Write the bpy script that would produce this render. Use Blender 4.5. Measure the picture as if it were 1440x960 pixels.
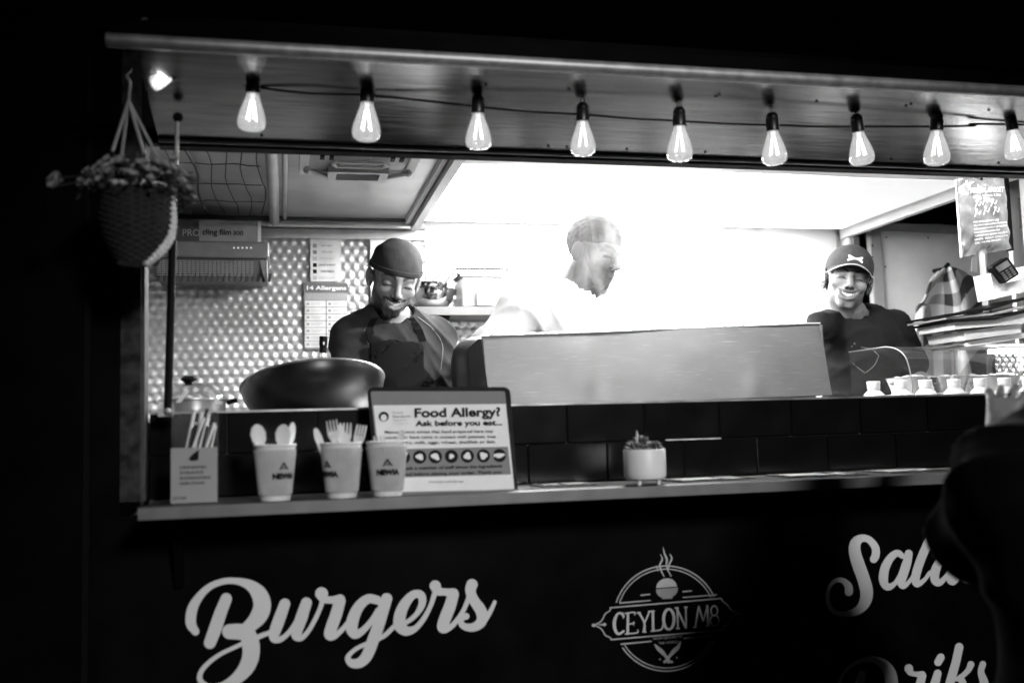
import bpy, math, random
import numpy as np
from mathutils import Vector, Matrix
random.seed(7)
for _o in list(bpy.data.objects): bpy.data.objects.remove(_o)
S = bpy.context.scene
C = S.collection

# ------------------------------------------------------------------ camera
EYE = 1.367
CP = np.array([0.0, -2.26, EYE])
YAW, PITCH, ROLL, FPX = math.radians(13.0), math.radians(4.9), math.radians(1.6), 1400.0
_f = np.array([math.sin(YAW)*math.cos(PITCH), math.cos(YAW)*math.cos(PITCH), math.sin(PITCH)])
_r = np.array([math.cos(YAW), -math.sin(YAW), 0.0])
_u = np.cross(_r, _f)
R_ = _r*math.cos(ROLL) - _u*math.sin(ROLL)
U_ = _u*math.cos(ROLL) + _r*math.sin(ROLL)
cam = bpy.data.cameras.new('camera'); camo = bpy.data.objects.new('camera', cam); C.objects.link(camo)
camo.matrix_world = Matrix([[R_[0], U_[0], -_f[0], CP[0]], [R_[1], U_[1], -_f[1], CP[1]], [R_[2], U_[2], -_f[2], CP[2]], [0, 0, 0, 1]])
cam.lens = 35; cam.sensor_width = 36; cam.clip_start = 0.05; cam.clip_end = 500
cam.dof.use_dof = True; cam.dof.focus_distance = 3.35; cam.dof.aperture_fstop = 1.8
S.camera = camo
# ------------------------------------------------------------------ world, light, exposure
W = bpy.data.worlds.new('World'); S.world = W; W.use_nodes = True
_bg = W.node_tree.nodes['Background']
_sky = W.node_tree.nodes.new('ShaderNodeTexSky'); _sky.sky_type = 'NISHITA'; _sky.sun_disc = False
_sky.sun_elevation = math.radians(-4); _sky.sun_rotation = math.radians(200)
_bw = W.node_tree.nodes.new('ShaderNodeRGBToBW')
W.node_tree.links.new(_sky.outputs[0], _bw.inputs[0]); W.node_tree.links.new(_bw.outputs[0], _bg.inputs[0])
_bg.inputs[1].default_value = 0.05
S.view_settings.view_transform = 'Standard'; S.view_settings.look = 'None'; S.view_settings.gamma = 1; S.view_settings.exposure = 0
# the street lamp on the pavement behind the photographer, out of the frame to the right
_l = bpy.data.lights.new('street_lamp_light', 'SPOT'); _l.energy = 1050; _l.shadow_soft_size = 0.40; _l.spot_size = math.radians(33); _l.spot_blend = 0.8
_lo = bpy.data.objects.new('street_lamp_light', _l); C.objects.link(_lo); _lo.location = (1.52, -5.6, 3.3)
_lo.rotation_euler = (Vector((0.72, 0.1, 0.92)) - _lo.location).to_track_quat('-Z', 'Y').to_euler()
S.cycles.max_bounces = 7; S.cycles.diffuse_bounces = 3; S.cycles.glossy_bounces = 3; S.cycles.transparent_max_bounces = 12
S.cycles.transmission_bounces = 5; S.cycles.volume_bounces = 2; S.cycles.sample_clamp_indirect = 6; S.cycles.use_denoising = True
S.cycles.caustics_reflective = False; S.cycles.caustics_refractive = False
S.cycles.volume_step_rate = 1.5; S.cycles.volume_max_steps = 96

def at(px, py, y=None, x=None, z=None):
    """point of the place behind photograph pixel (px,py) on the plane y=.. / x=.. / z=.."""
    d = _f*FPX + R_*(px-720) - U_*(py-480)
    if y is not None: t = (y-CP[1])/d[1]
    elif x is not None: t = (x-CP[0])/d[0]
    else: t = (z-CP[2])/d[2]
    return CP + d*t

# ------------------------------------------------------------------ materials (all greys: a black and white photograph)
MATS = {}
def mat(name, v=0.5, rough=0.6, metal=0.0, var=0.12, scale=18, bump=0.0, bscale=None, emit=0, attr=None, stretch=None, coat=0, alpha=None, sss=0, spec=None, sheen=0):
    if name in MATS: return MATS[name]
    m = bpy.data.materials.new(name); m.use_nodes = True; MATS[name] = m
    nt = m.node_tree; N = nt.nodes; L = nt.links; p = N['Principled BSDF']
    p.inputs['Roughness'].default_value = rough; p.inputs['Metallic'].default_value = metal
    tc = N.new('ShaderNodeTexCoord'); mp = N.new('ShaderNodeMapping'); L.new(tc.outputs['Object'], mp.inputs[0])
    if stretch: mp.inputs['Scale'].default_value = stretch
    nz = N.new('ShaderNodeTexNoise'); nz.inputs['Scale'].default_value = scale; nz.inputs['Detail'].default_value = 5; L.new(mp.outputs[0], nz.inputs['Vector'])
    mr = N.new('ShaderNodeMapRange'); L.new(nz.outputs[0], mr.inputs[0])
    mr.inputs[1].default_value = 0.3; mr.inputs[2].default_value = 0.7
    mr.inputs[3].default_value = v*(1-var); mr.inputs[4].default_value = min(v*(1+var), 1)
    src = mr.outputs[0]
    if attr:
        at_ = N.new('ShaderNodeAttribute'); at_.attribute_name = attr
        mm = N.new('ShaderNodeMath'); mm.operation = 'MULTIPLY'; L.new(src, mm.inputs[0]); L.new(at_.outputs['Fac'], mm.inputs[1]); src = mm.outputs[0]
    L.new(src, p.inputs['Base Color'])
    rr = N.new('ShaderNodeMapRange'); L.new(nz.outputs[0], rr.inputs[0]); rr.inputs[3].default_value = max(0.03, rough*0.8); rr.inputs[4].default_value = min(1, rough*1.25); L.new(rr.outputs[0], p.inputs['Roughness'])
    if bump:
        nb = N.new('ShaderNodeTexNoise'); nb.inputs['Scale'].default_value = bscale or scale*3; nb.inputs['Detail'].default_value = 4; L.new(mp.outputs[0], nb.inputs['Vector'])
        b = N.new('ShaderNodeBump'); b.inputs['Strength'].default_value = bump; b.inputs['Distance'].default_value = 0.004; L.new(nb.outputs[0], b.inputs['Height']); L.new(b.outputs[0], p.inputs['Normal'])
    if emit:
        p.inputs['Emission Color'].default_value = (1, 1, 1, 1); p.inputs['Emission Strength'].default_value = emit
    if coat: p.inputs['Coat Weight'].default_value = coat; p.inputs['Coat Roughness'].default_value = 0.08
    if sss: p.inputs['Subsurface Weight'].default_value = sss; p.inputs['Subsurface Radius'].default_value = (0.01, 0.01, 0.01); p.inputs['Subsurface Scale'].default_value = 0.5
    if sheen: p.inputs['Sheen Weight'].default_value = sheen; p.inputs['Sheen Roughness'].default_value = .35
    if spec is not None: p.inputs['Specular IOR Level'].default_value = spec
    if alpha is not None: p.inputs['Alpha'].default_value = alpha
    return m
def glassmat(name, clear=0.8, milk=0.08, rough=0.03, tint=1.0, fmin=.03):
    """thin glass or clear plastic: transparent, fresnel gloss and a little haze"""
    if name in MATS: return MATS[name]
    m = bpy.data.materials.new(name); m.use_nodes = True; MATS[name] = m
    nt = m.node_tree; N = nt.nodes; L = nt.links; N.remove(N['Principled BSDF']); out = N['Material Output']
    tr = N.new('ShaderNodeBsdfTransparent'); tr.inputs[0].default_value = (tint, tint, tint, 1)
    gl = N.new('ShaderNodeBsdfGlossy'); gl.inputs['Roughness'].default_value = rough
    df = N.new('ShaderNodeBsdfTranslucent'); df.inputs[0].default_value = (.9, .9, .9, 1)
    dd = N.new('ShaderNodeBsdfDiffuse'); dd.inputs[0].default_value = (.8, .8, .8, 1)
    md = N.new('ShaderNodeMixShader'); L.new(df.outputs[0], md.inputs[1]); L.new(dd.outputs[0], md.inputs[2])
    m1 = N.new('ShaderNodeMixShader'); m1.inputs[0].default_value = milk; L.new(tr.outputs[0], m1.inputs[1]); L.new(md.outputs[0], m1.inputs[2])
    lw = N.new('ShaderNodeLayerWeight'); lw.inputs[0].default_value = 0.5
    mr = N.new('ShaderNodeMapRange'); mr.inputs[3].default_value = fmin; mr.inputs[4].default_value = 1-clear+0.25; L.new(lw.outputs['Facing'], mr.inputs[0])
    m2 = N.new('ShaderNodeMixShader'); L.new(mr.outputs[0], m2.inputs[0]); L.new(m1.outputs[0], m2.inputs[1]); L.new(gl.outputs[0], m2.inputs[2])
    L.new(m2.outputs[0], out.inputs[0]); return m
def fabric_print(name, darkv, lightv, sx, sz, rough=0.9):
    """big woven checks: two crossing stripe sets"""
    if name in MATS: return MATS[name]
    m = bpy.data.materials.new(name); m.use_nodes = True; MATS[name] = m
    nt = m.node_tree; N = nt.nodes; L = nt.links; p = N['Principled BSDF']; p.inputs['Roughness'].default_value = rough
    tc = N.new('ShaderNodeTexCoord'); uv = N.new('ShaderNodeUVMap'); sp = N.new('ShaderNodeSeparateXYZ'); L.new(uv.outputs[0], sp.inputs[0])
    outs = []
    for k, s in ((0, sx), (1, sz)):
        a = N.new('ShaderNodeMath'); a.operation = 'MULTIPLY'; a.inputs[1].default_value = s; L.new(sp.outputs[k], a.inputs[0])
        b = N.new('ShaderNodeMath'); b.operation = 'PINGPONG'; b.inputs[1].default_value = 1; L.new(a.outputs[0], b.inputs[0])
        c = N.new('ShaderNodeMath'); c.operation = 'GREATER_THAN'; c.inputs[1].default_value = 0.5; L.new(b.outputs[0], c.inputs[0]); outs.append(c.outputs[0])
    ad = N.new('ShaderNodeMath'); L.new(outs[0], ad.inputs[0]); L.new(outs[1], ad.inputs[1])
    mr = N.new('ShaderNodeMapRange'); L.new(ad.outputs[0], mr.inputs[0]); mr.inputs[2].default_value = 2; mr.inputs[3].default_value = darkv; mr.inputs[4].default_value = lightv
    L.new(mr.outputs[0], p.inputs['Base Color'])
    nb = N.new('ShaderNodeTexNoise'); nb.inputs['Scale'].default_value = 120; L.new(tc.outputs['Object'], nb.inputs['Vector'])
    b = N.new('ShaderNodeBump'); b.inputs['Strength'].default_value = 0.6; b.inputs['Distance'].default_value = 0.004; L.new(nb.outputs[0], b.inputs['Height']); L.new(b.outputs[0], p.inputs['Normal'])
    return m

# ------------------------------------------------------------------ mesh builder
def vec(a): return np.array(a, dtype=float)
def nrm(a): a = vec(a); return a/max(np.linalg.norm(a), 1e-9)
class MB:
    def __init__(s): s.v = []; s.f = []; s.uv = None
    def add(s, vs, fs):
        b = len(s.v); s.v += [tuple(map(float, q)) for q in vs]; s.f += [tuple(b+i for i in f) for f in fs]; return s
    def box(s, a, b, M=None, bev=0.0):
        x0, y0, z0 = a; x1, y1, z1 = b
        if bev:
            vs = []; e = bev
            for z, i in ((z0, e), (z0+e, 0), (z1-e, 0), (z1, e)):
                for (x, y, dx, dy) in ((x0, y0, 1, 1), (x1, y0, -1, 1), (x1, y1, -1, -1), (x0, y1, 1, -1)):
                    c = e + i
                    vs += [(x+dx*c, y+dy*i, z), (x+dx*i, y+dy*c, z)] if (dx*dy < 0) else [(x+dx*i, y+dy*c, z), (x+dx*c, y+dy*i, z)]
            fs = [tuple(reversed(range(8))), tuple(range(24, 32))]
            for k in range(3):
                for i in range(8): fs.append((k*8+i, k*8+(i+1) % 8, k*8+8+(i+1) % 8, k*8+8+i))
        else:
            vs = [(x, y, z) for z in (z0, z1) for (x, y) in ((x0, y0), (x1, y0), (x1, y1), (x0, y1))]
            fs = [(3, 2, 1, 0), (4, 5, 6, 7), (0, 1, 5, 4), (1, 2, 6, 5), (2, 3, 7, 6), (3, 0, 4, 7)]
        if M is not None: vs = [tuple(M @ Vector(q)) for q in vs]
        return s.add(vs, fs)
    def tube(s, pts, r, n=8, cap=True):
        pts = [vec(p) for p in pts]; k = len(pts); rr = r if hasattr(r, '__len__') else [r]*k
        vs = []; prev = None
        for i in range(k):
            t = nrm(pts[min(i+1, k-1)]-pts[max(i-1, 0)])
            a = prev if prev is not None else (vec((0, 0, 1)) if abs(t[2]) < .9 else vec((1, 0, 0)))
            a = nrm(a - t*np.dot(a, t)); prev = a; b = np.cross(t, a)
            for j in range(n):
                q = 2*math.pi*j/n; vs.append(pts[i]+(a*math.cos(q)+b*math.sin(q))*rr[i])
        fs = [(i*n+j, i*n+(j+1) % n, (i+1)*n+(j+1) % n, (i+1)*n+j) for i in range(k-1) for j in range(n)]
        if cap: fs += [tuple(reversed(range(n))), tuple(range((k-1)*n, k*n))]
        return s.add(vs, fs)
    def lathe(s, prof, n=32, c=(0, 0, 0), M=None, cap=False):
        vs = []; k = len(prof)
        for (r, z) in prof:
            for j in range(n):
                q = 2*math.pi*j/n; p = Vector((r*math.cos(q), r*math.sin(q), z))
                if M is not None: p = M @ p
                vs.append((p[0]+c[0], p[1]+c[1], p[2]+c[2]))
        fs = [(i*n+j, i*n+(j+1) % n, (i+1)*n+(j+1) % n, (i+1)*n+j) for i in range(k-1) for j in range(n)]
        if cap: fs += [tuple(reversed(range(n))), tuple(range((k-1)*n, k*n))]
        return s.add(vs, fs)
    def ball(s, c, r, n=12, m=8, M=None):
        r = r if hasattr(r, '__len__') else (r, r, r)
        vs = []
        for i in range(m+1):
            a = math.pi*i/m
            for j in range(n):
                q = 2*math.pi*j/n; p = Vector((r[0]*math.sin(a)*math.cos(q), r[1]*math.sin(a)*math.sin(q), r[2]*math.cos(a)))
                if M is not None: p = M @ p
                vs.append((p[0]+c[0], p[1]+c[1], p[2]+c[2]))
        fs = [(i*n+j, (i+1)*n+j, (i+1)*n+(j+1) % n, i*n+(j+1) % n) for i in range(m) for j in range(n)]
        return s.add(vs, fs)
    def quad(s, a, b, c, d): return s.add([a, b, c, d], [(0, 1, 2, 3)])
    def slab(s, pts, off):
        """closed plate: outline pts, thickness vector off"""
        n = len(pts); off = vec(off); P = [vec(p) for p in pts]
        vs = P+[p+off for p in P]
        return s.add(vs, [tuple(range(n)), tuple(reversed(range(n, 2*n)))]+[(i, i+n, (i+1) % n+n, (i+1) % n) for i in range(n)])
    def build(s, name, m, parent=None, smooth=True, angle=38):
        me = bpy.data.meshes.new(name); me.from_pydata(s.v, [], s.f); 
        me.materials.append(m)
        import bmesh
        bm = bmesh.new(); bm.from_mesh(me); bmesh.ops.remove_doubles(bm, verts=bm.verts, dist=1e-6); bmesh.ops.recalc_face_normals(bm, faces=bm.faces)
        ang = math.radians(angle)
        for f in bm.faces: f.smooth = smooth
        if smooth:
            for e in bm.edges:
                if len(e.link_faces) == 2 and e.calc_face_angle(0) > ang: e.smooth = False
        bm.to_mesh(me); bm.free()
        return link(name, me, parent)
def link(name, me, parent=None):
    o = bpy.data.objects.new(name, me); C.objects.link(o)
    if parent is not None: o.parent = parent; o.matrix_parent_inverse = PINV(parent)
    return o
WM = {}
def PINV(p):
    return WM.get(p.name, Matrix()).inverted()
def thing(name, label, cat, loc=(0, 0, 0), group=None, kind=None):
    """an Empty at the thing's base; parts are built in world coordinates under it"""
    o = bpy.data.objects.new(name, None); C.objects.link(o); o.location = [float(q) for q in loc]; o.empty_display_size = 0.05
    WM[o.name] = Matrix.Translation(Vector([float(q) for q in loc]))
    o['label'] = label; o['category'] = cat
    if group: o['group'] = group
    if kind: o['kind'] = kind
    return o
def tag(o, label=None, cat=None, group=None, kind=None):
    if label: o['label'] = label
    if cat: o['category'] = cat
    if group: o['group'] = group
    if kind: o['kind'] = kind
    return o
def dup(root, loc, label=None):
    """copy of a thing with its parts and sub-parts"""
    r = root.copy(); C.objects.link(r); r.location = [float(q) for q in loc]
    if label: r['label'] = label
    for ch in list(root.children):
        c = ch.copy(); C.objects.link(c); c.parent = r
        for g in list(ch.children):
            d = g.copy(); C.objects.link(d); d.parent = c
    return r

# text in the default font as a mesh, fitted into a frame given by an origin, a right and an up vector
def text(name, s, O, right, up, w, m, parent, h=None, bold=0.0, align='L', thick=0.0006, space=1.0, slant=0):
    cu = bpy.data.curves.new(name, 'FONT'); cu.body = s; cu.size = 1; cu.offset = bold; cu.extrude = 0; cu.resolution_u = 4; cu.space_character = space; cu.shear = slant
    to = bpy.data.objects.new(name, cu); C.objects.link(to); bpy.context.view_layer.update()
    me = bpy.data.meshes.new_from_object(to.evaluated_get(bpy.context.evaluated_depsgraph_get())); bpy.data.objects.remove(to)
    co = np.array([v.co[:] for v in me.vertices]); x0, x1 = co[:, 0].min(), co[:, 0].max(); y0, y1 = co[:, 1].min(), co[:, 1].max()
    k = w/(x1-x0); ky = k if h is None else h/(y1-y0)
    r = nrm(right); u = vec(up); u = nrm(u-r*np.dot(u, r)); n = np.cross(r, u)
    sh = 0 if align == 'L' else -w/2 if align == 'C' else -w
    nv = vec(O)+np.outer((co[:, 0]-x0)*k+sh, r)+np.outer((co[:, 1]-(y0 if h else 0))*ky, u)+n*thick
    for v, c in zip(me.vertices, nv): v.co = c
    me.materials.clear(); me.materials.append(m)
    return link(name, me, parent)
# brush strokes with a width at every point, laid on a plane through a mapping function
def smoothpath(P, n=6):
    P = np.array(P, float)
    if len(P) < 3: return P
    Q = np.vstack([2*P[0]-P[1], P, 2*P[-1]-P[-2]]); out = []
    for i in range(1, len(Q)-2):
        for t in np.linspace(0, 1, n, endpoint=False):
            a, b, c, d = Q[i-1], Q[i], Q[i+1], Q[i+2]
            out.append(0.5*((2*b)+(-a+c)*t+(2*a-5*b+4*c-d)*t*t+(-a+3*b-3*c+d)*t**3))
    out.append(P[-1]); return np.array(out)
def brush_mesh(mb, strokes, mapf):
    """broad brush strokes: rectangles and round dabs, each a hair prouder than the last"""
    L = .0006
    for st in strokes:
        P = smoothpath(st, 4)
        for i in range(len(P)):
            c = P[i, :2]; r_ = P[i, 2]/2
            mb.add([mapf(c[0]+r_*math.cos(q), c[1]+r_*math.sin(q), L) for q in np.linspace(0, 2*math.pi, 22, endpoint=False)], [tuple(range(22))]); L += 2e-6
            if i+1 < len(P):
                d = P[i+1, :2]-c; d = d/max(np.linalg.norm(d), 1e-6); n = np.array([-d[1], d[0]]); e = P[i+1, :2]; r2_ = P[i+1, 2]/2
                mb.add([mapf(*q, L) for q in (c+n*r_, e+n*r2_, e-n*r2_, c-n*r_)], [(0, 1, 2, 3)]); L += 2e-6
def stroke_mesh(mb, strokes, mapf, lift=0.00012, base=0.0008, sm=6, cap=True):
    for si, st in enumerate(strokes):
        P = smoothpath(st, sm); L = base+lift*si
        w = np.maximum(P[:, 2]/2, 0.5); xy = P[:, :2]
        T = np.gradient(xy, axis=0); T /= np.maximum(np.linalg.norm(T, axis=1, keepdims=True), 1e-6); Nn = np.stack([-T[:, 1], T[:, 0]], 1)
        a = xy+Nn*w[:, None]; b = xy-Nn*w[:, None]; k = len(xy)
        vs = [mapf(*q, L) for q in a]+[mapf(*q, L) for q in b]
        mb.add(vs, [(i, i+1, k+i+1, k+i) for i in range(k-1)])
        if cap:
            for e, (c, r) in enumerate(((xy[0], w[0]), (xy[-1], w[-1]))):
                ring = [mapf(c[0]+r*math.cos(q), c[1]+r*math.sin(q), L+0.00004*(e+1)) for q in np.linspace(0, 2*math.pi, 16, endpoint=False)]
                mb.add(ring, [tuple(range(16))])

# ------------------------------------------------------------------ signed distance bodies -> one continuous mesh
def ell(p, c, r, Rm=None):
    q = p-vec(c)
    if Rm is not None: q = q @ np.array(Rm)      # into the local frame
    r = vec(r); k0 = np.linalg.norm(q/r, axis=-1); k1 = np.linalg.norm(q/(r*r), axis=-1)
    return k0*(k0-1.0)/np.maximum(k1, 1e-9)
def cap(p, a, b, ra, rb=None):
    rb = ra if rb is None else rb; a = vec(a); b = vec(b); ab = b-a
    t = np.clip(((p-a) @ ab)/max(np.dot(ab, ab), 1e-12), 0, 1)
    return np.linalg.norm(p-a-t[..., None]*ab, axis=-1)-(ra+(rb-ra)*t)
def su(a, b, k): h = np.clip(0.5+0.5*(b-a)/k, 0, 1); return b*(1-h)+a*h-k*h*(1-h)
def ss(a, b, k): h = np.clip(0.5-0.5*(a+b)/k, 0, 1); return a*(1-h)+(-b)*h+k*h*(1-h)
def wob(p, f=14, s=0): 
    return (np.sin(p[..., 0]*f+3*np.sin(p[..., 2]*f*.7+s)+s)*np.sin(p[..., 2]*f*1.3+2*np.sin(p[..., 0]*f*.6+p[..., 1]*f+s))+.5*np.sin(p[..., 0]*f*2.3+p[..., 1]*f*1.9+s*2+p[..., 2]*f*1.1))
def folds(p, s=0, f=1.0):
    """soft creases running mostly down and across a garment"""
    a = np.sin(p[:, 0]*34*f+5*np.sin(p[:, 2]*7+s)+p[:, 1]*18); b = np.sin(p[:, 2]*30*f+p[:, 0]*22+4*np.sin(p[:, 0]*9+s*2)+p[:, 1]*10)
    w = .5+.5*np.sin(p[:, 0]*9+p[:, 2]*11+s*3)
    return (1-np.abs(a))**2*w+(1-np.abs(b))**2*(1-w)
def nets(fn, lo, hi, h):
    lo = vec(lo); n = np.ceil((vec(hi)-lo)/h).astype(int)+1
    g = np.stack(np.meshgrid(*[lo[i]+h*np.arange(n[i]) for i in range(3)], indexing='ij'), -1)
    F = fn(g.reshape(-1, 3)).reshape(n)
    Sg = F < 0
    cells = np.zeros(n-1, int); acc = np.zeros(tuple(n-1)+(3,)); cnt = np.zeros(n-1)
    def sl(a, ax, d):  # corner slices
        s = [slice(d[i], n[i]-1+d[i]) for i in range(3)]; return a[tuple(s)]
    for ax in range(3):
        o = [i for i in range(3) if i != ax]
        for da in (0, 1):
            for db in (0, 1):
                d0 = [0, 0, 0]; d0[o[0]] = da; d0[o[1]] = db; d1 = list(d0); d1[ax] = 1
                f0 = sl(F, ax, d0); f1 = sl(F, ax, d1); m = (f0 < 0) != (f1 < 0)
                t = np.where(m, f0/np.where(m, f0-f1, 1), 0)
                for i in range(3): acc[..., i] += np.where(m, d0[i]+(t if i == ax else 0), 0)
                cnt += m
    act = cnt > 0; idx = -np.ones(n-1, int); idx[act] = np.arange(act.sum())
    ci = np.argwhere(act); V = lo+h*(ci+acc[act]/cnt[act][:, None])
    faces = []
    for ax in range(3):
        o = [(ax+1) % 3, (ax+2) % 3]
        s0 = [slice(None)]*3; s1 = [slice(None)]*3; s0[ax] = slice(0, -1); s1[ax] = slice(1, None)
        a = Sg[tuple(s0)]; b = Sg[tuple(s1)]; e = np.argwhere(a != b)
        e = e[(e[:, o[0]] > 0) & (e[:, o[1]] > 0) & (e[:, o[0]] < n[o[0]]-1) & (e[:, o[1]] < n[o[1]]-1)]
        u = np.zeros(3, int); u[o[0]] = 1; v = np.zeros(3, int); v[o[1]] = 1
        q = np.stack([idx[tuple((e-u-v).T)], idx[tuple((e-v).T)], idx[tuple(e.T)], idx[tuple((e-u).T)]], 1)
        fl = a[tuple(e.T)]; q[~fl] = q[~fl][:, ::-1]; faces.append(q)
    return V, np.vstack(faces)
def rawmesh(name, parts, m, parent=None, col=None):
    vs = []; fs = []; b = 0
    for V, Q in parts: vs.append(V); fs.append(Q+b); b += len(V)
    V = np.vstack(vs); Q = np.vstack(fs)
    me = bpy.data.meshes.new(name); me.from_pydata(V.tolist(), [], Q.tolist())
    me.polygons.foreach_set('use_smooth', [True]*len(me.polygons))
    if col is not None:
        at_ = me.attributes.new('tone', 'FLOAT', 'POINT'); at_.data.foreach_set('value', np.concatenate(col).astype(np.float32))
    me.materials.append(m); me.update()
    return link(name, me, parent)
def rotm(rx, ry, rz):   # pitch, roll, yaw in degrees, applied pitch -> roll -> yaw
    return np.array((Matrix.Rotation(math.radians(rz), 3, 'Z') @ Matrix.Rotation(math.radians(ry), 3, 'Y') @ Matrix.Rotation(math.radians(rx), 3, 'X')))

def head_sdf(p, smile=1.0, fem=False, neck=True):
    """local frame: the face looks to -y, eyes at z=0"""
    d = ell(p, (0, .012, .035), (.076, .096, .085))
    d = su(d, ell(p, (0, -.022, -.03), (.058 if fem else .061, .068, .080 if fem else .085)), .03)
    P = p.copy(); P[:, 0] = np.abs(P[:, 0])
    d = su(d, ell(P, (.040, .0, -.058), (.020, .038, .033)), .025)
    d = su(d, ell(P, (.010, -.066, -.098 if not fem else -.094), (.018, .017, .017)), .02)
    d = su(d, ell(P, (.040, -.064, -.024), (.023, .017, .019)), .018)
    d = su(d, cap(P, (.0, -.080, .019), (.045, -.064, .025), .012, .010), .015)
    d = ss(d, ell(P, (.032, -.100, .003), (.020, .017, .011)), .012)
    d = su(d, ell(P, (.032, -.0735, -.001), (.0165, .012, .0105)), .005)
    d = su(d, cap(p, (0, -.084, .014), (0, -.111, -.029), .0065, .0115), .010)
    d = su(d, ell(P, (.0125, -.098, -.034), (.0085, .010, .0075)), .005)
    d = su(d, ell(p, (0, -.076, -.062), (.034, .016, .026)), .015)
    if smile:
        d = su(d, np.minimum(cap(P, (0, -.0955, -.0520), (.017, -.0915, -.0500), .0036, .0034), cap(P, (.017, -.0915, -.0500), (.033, -.079, -.0430), .0034, .0024)), .004)
        d = su(d, np.minimum(cap(P, (0, -.0945, -.0800), (.016, -.0905, -.0745), .0048, .0044), cap(P, (.016, -.0905, -.0745), (.033, -.078, -.0500), .0044, .0024)), .004)
        dm = np.minimum(cap(P, (0, -.098, -.0650), (.015, -.094, -.0615), .0095, .0085), cap(P, (.015, -.094, -.0615), (.030, -.083, -.0475), .0085, .0028)); dm = np.minimum(dm, dm*0+cap(P, (0, -.105, -.0650), (.016, -.100, -.0610), .0090, .0075))
        d = ss(d, dm, .003)
        # smile folds
        d = ss(d, cap(P, (.020, -.100, -.036), (.037, -.090, -.062), .0035, .0025), .006)
    else:
        d = su(d, cap(P, (0, -.0945, -.058), (.022, -.084, -.060), .0045, .003), .004)
        d = su(d, cap(P, (0, -.0935, -.070), (.018, -.084, -.066), .0055, .003), .004)
    e = ell(P, (.082, .012, -.010), (.0095, .020, .034), rotm(0, 8, -22)); e = ss(e, ell(P, (.091, .004, -.008), (.0065, .011, .021), rotm(0, 8, -22)), .005)
    d = su(d, e, .006)
    d = su(d, cap(p, (0, .022, -.07), (0, .045, -.15), .050 if fem else .056, .052 if fem else .060), .02)
    return d
def head_tone(p, skin=1.0, beard=0.0, smile=True):
    brow = .0058 if beard else .0040
    x = np.abs(p[:, 0]); y = p[:, 1]; z = p[:, 2]; t = np.ones(len(p))*skin; front = y < -.045
    bz = .021+.010*np.sin(np.clip((x-.012)/.042, 0, 1)*math.pi*.75)
    t = np.where(front & (x > .011) & (x < .052) & (np.abs(z-bz) < brow-(x-.012)*.05), .10, t)
    ez = -.0035-.004*((x-.032)/.017)**2*1.0
    t = np.where(front & (np.abs(x-.032) < .0185) & (np.abs(z-ez) < .0022), .04, t)
    t = np.where(front & (np.abs(x-.032) < .021) & (z > ez+.002) & (z < .0105), t*.72, t)
    lip = front & (x < .032) & (z < -.046) & (z > -.086) & (np.hypot(x/.035, (z+.066)/.021) < 1)
    t = np.where(lip, t*.62, t)
    t = np.where(front & (x < .010) & (x > .004) & (z < -.0345) & (z > -.0415) & (y < -.09), .15, t)
    if beard:
        jaw = (z < -.070+.032*np.clip((x-.03)/.03, 0, 1)) & (y < .02) & (z > -.130)
        mus = front & (x < .036) & (z < -.041) & (z > -.0535)
        mus2 = front & (x > .030) & (x < .040) & (z < -.045) & (z > -.085)
        side = (x > .058) & (y < -.0) & (y > -.05) & (z < .02)
        z = z+.0025*wob(p, 260)
        jaw = (z < -.070+.032*np.clip((x-.03)/.03, 0, 1)) & (y < .02) & (z > -.130)
        b = (jaw | mus | mus2) & ~(lip & (z > -.084) & (z < -.054))
        t = np.where(b, t*(1-beard*.85), t); t = np.where(side & ~b, t*(1-beard*.45), t)
    return t
def make_head(origin, Rm, h=.0027, **k):
    tone_k = {q: k.pop(q) for q in ('skin', 'beard') if q in k}
    V, Q = nets(lambda p: head_sdf(p, **k), (-.096, -.130, -.150), (.096, .118, .128), h)
    t = head_tone(V, smile=bool(k.get('smile', 1)), **tone_k)
    return (V @ Rm.T+vec(origin), Q), t
def hand_sdf(p, wrist, dirv, palmn, side, curl=(25, 30, 20), scale=1.0, spread=6, thumb=40):
    """palm and five bent fingers. dirv: along the hand, palmn: palm normal (the side it closes to), side: thumb side vector"""
    w = vec(wrist); f = nrm(dirv); n = vec(palmn); n = nrm(n-f*np.dot(n, f)); s = np.cross(f, n); s = s if np.dot(s, side) > 0 else -s
    k = scale; d = cap(p, w, w+f*.03*k, .024*k, .026*k)
    for q in (-.026, -.009, .009, .026): d = su(d, cap(p, w+f*.02*k+s*q*.7*k, w+f*.085*k+s*q*k, .014*k, .0115*k), .012)
    for i, (q, L) in enumerate(((.030, .072), (.010, .082), (-.010, .076), (-.029, .060))):
        b = w+f*.088*k+s*q*k; a = 0; dd = f
        sp = math.radians(spread*(1.5-i)); dd0 = nrm(f*math.cos(sp)+s*math.sin(sp)); r = .0092*k
        for j, fr in enumerate((.45, .31, .24)):
            a += math.radians(curl[j]*(1+.12*i)); dd = nrm(dd0*math.cos(a)+n*math.sin(a)); e = b+dd*L*fr*k
            d = su(d, cap(p, b, e, r, r*.93), .004); b = e; r *= .93
    b = w+f*.028*k+s*.030*k; tt = math.radians(thumb)
    for j, (L, a) in enumerate(((.040, 0), (.032, 14), (.026, 24))):
        aa = math.radians(a); dd = nrm((f*math.cos(tt-aa)+s*math.sin(tt-aa))+n*(.35+.25*j)); e = b+dd*L*k
        d = su(d, cap(p, b, e, .0125*k*(1-.1*j), .011*k*(1-.1*j)), .006); b = e
    return d

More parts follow.
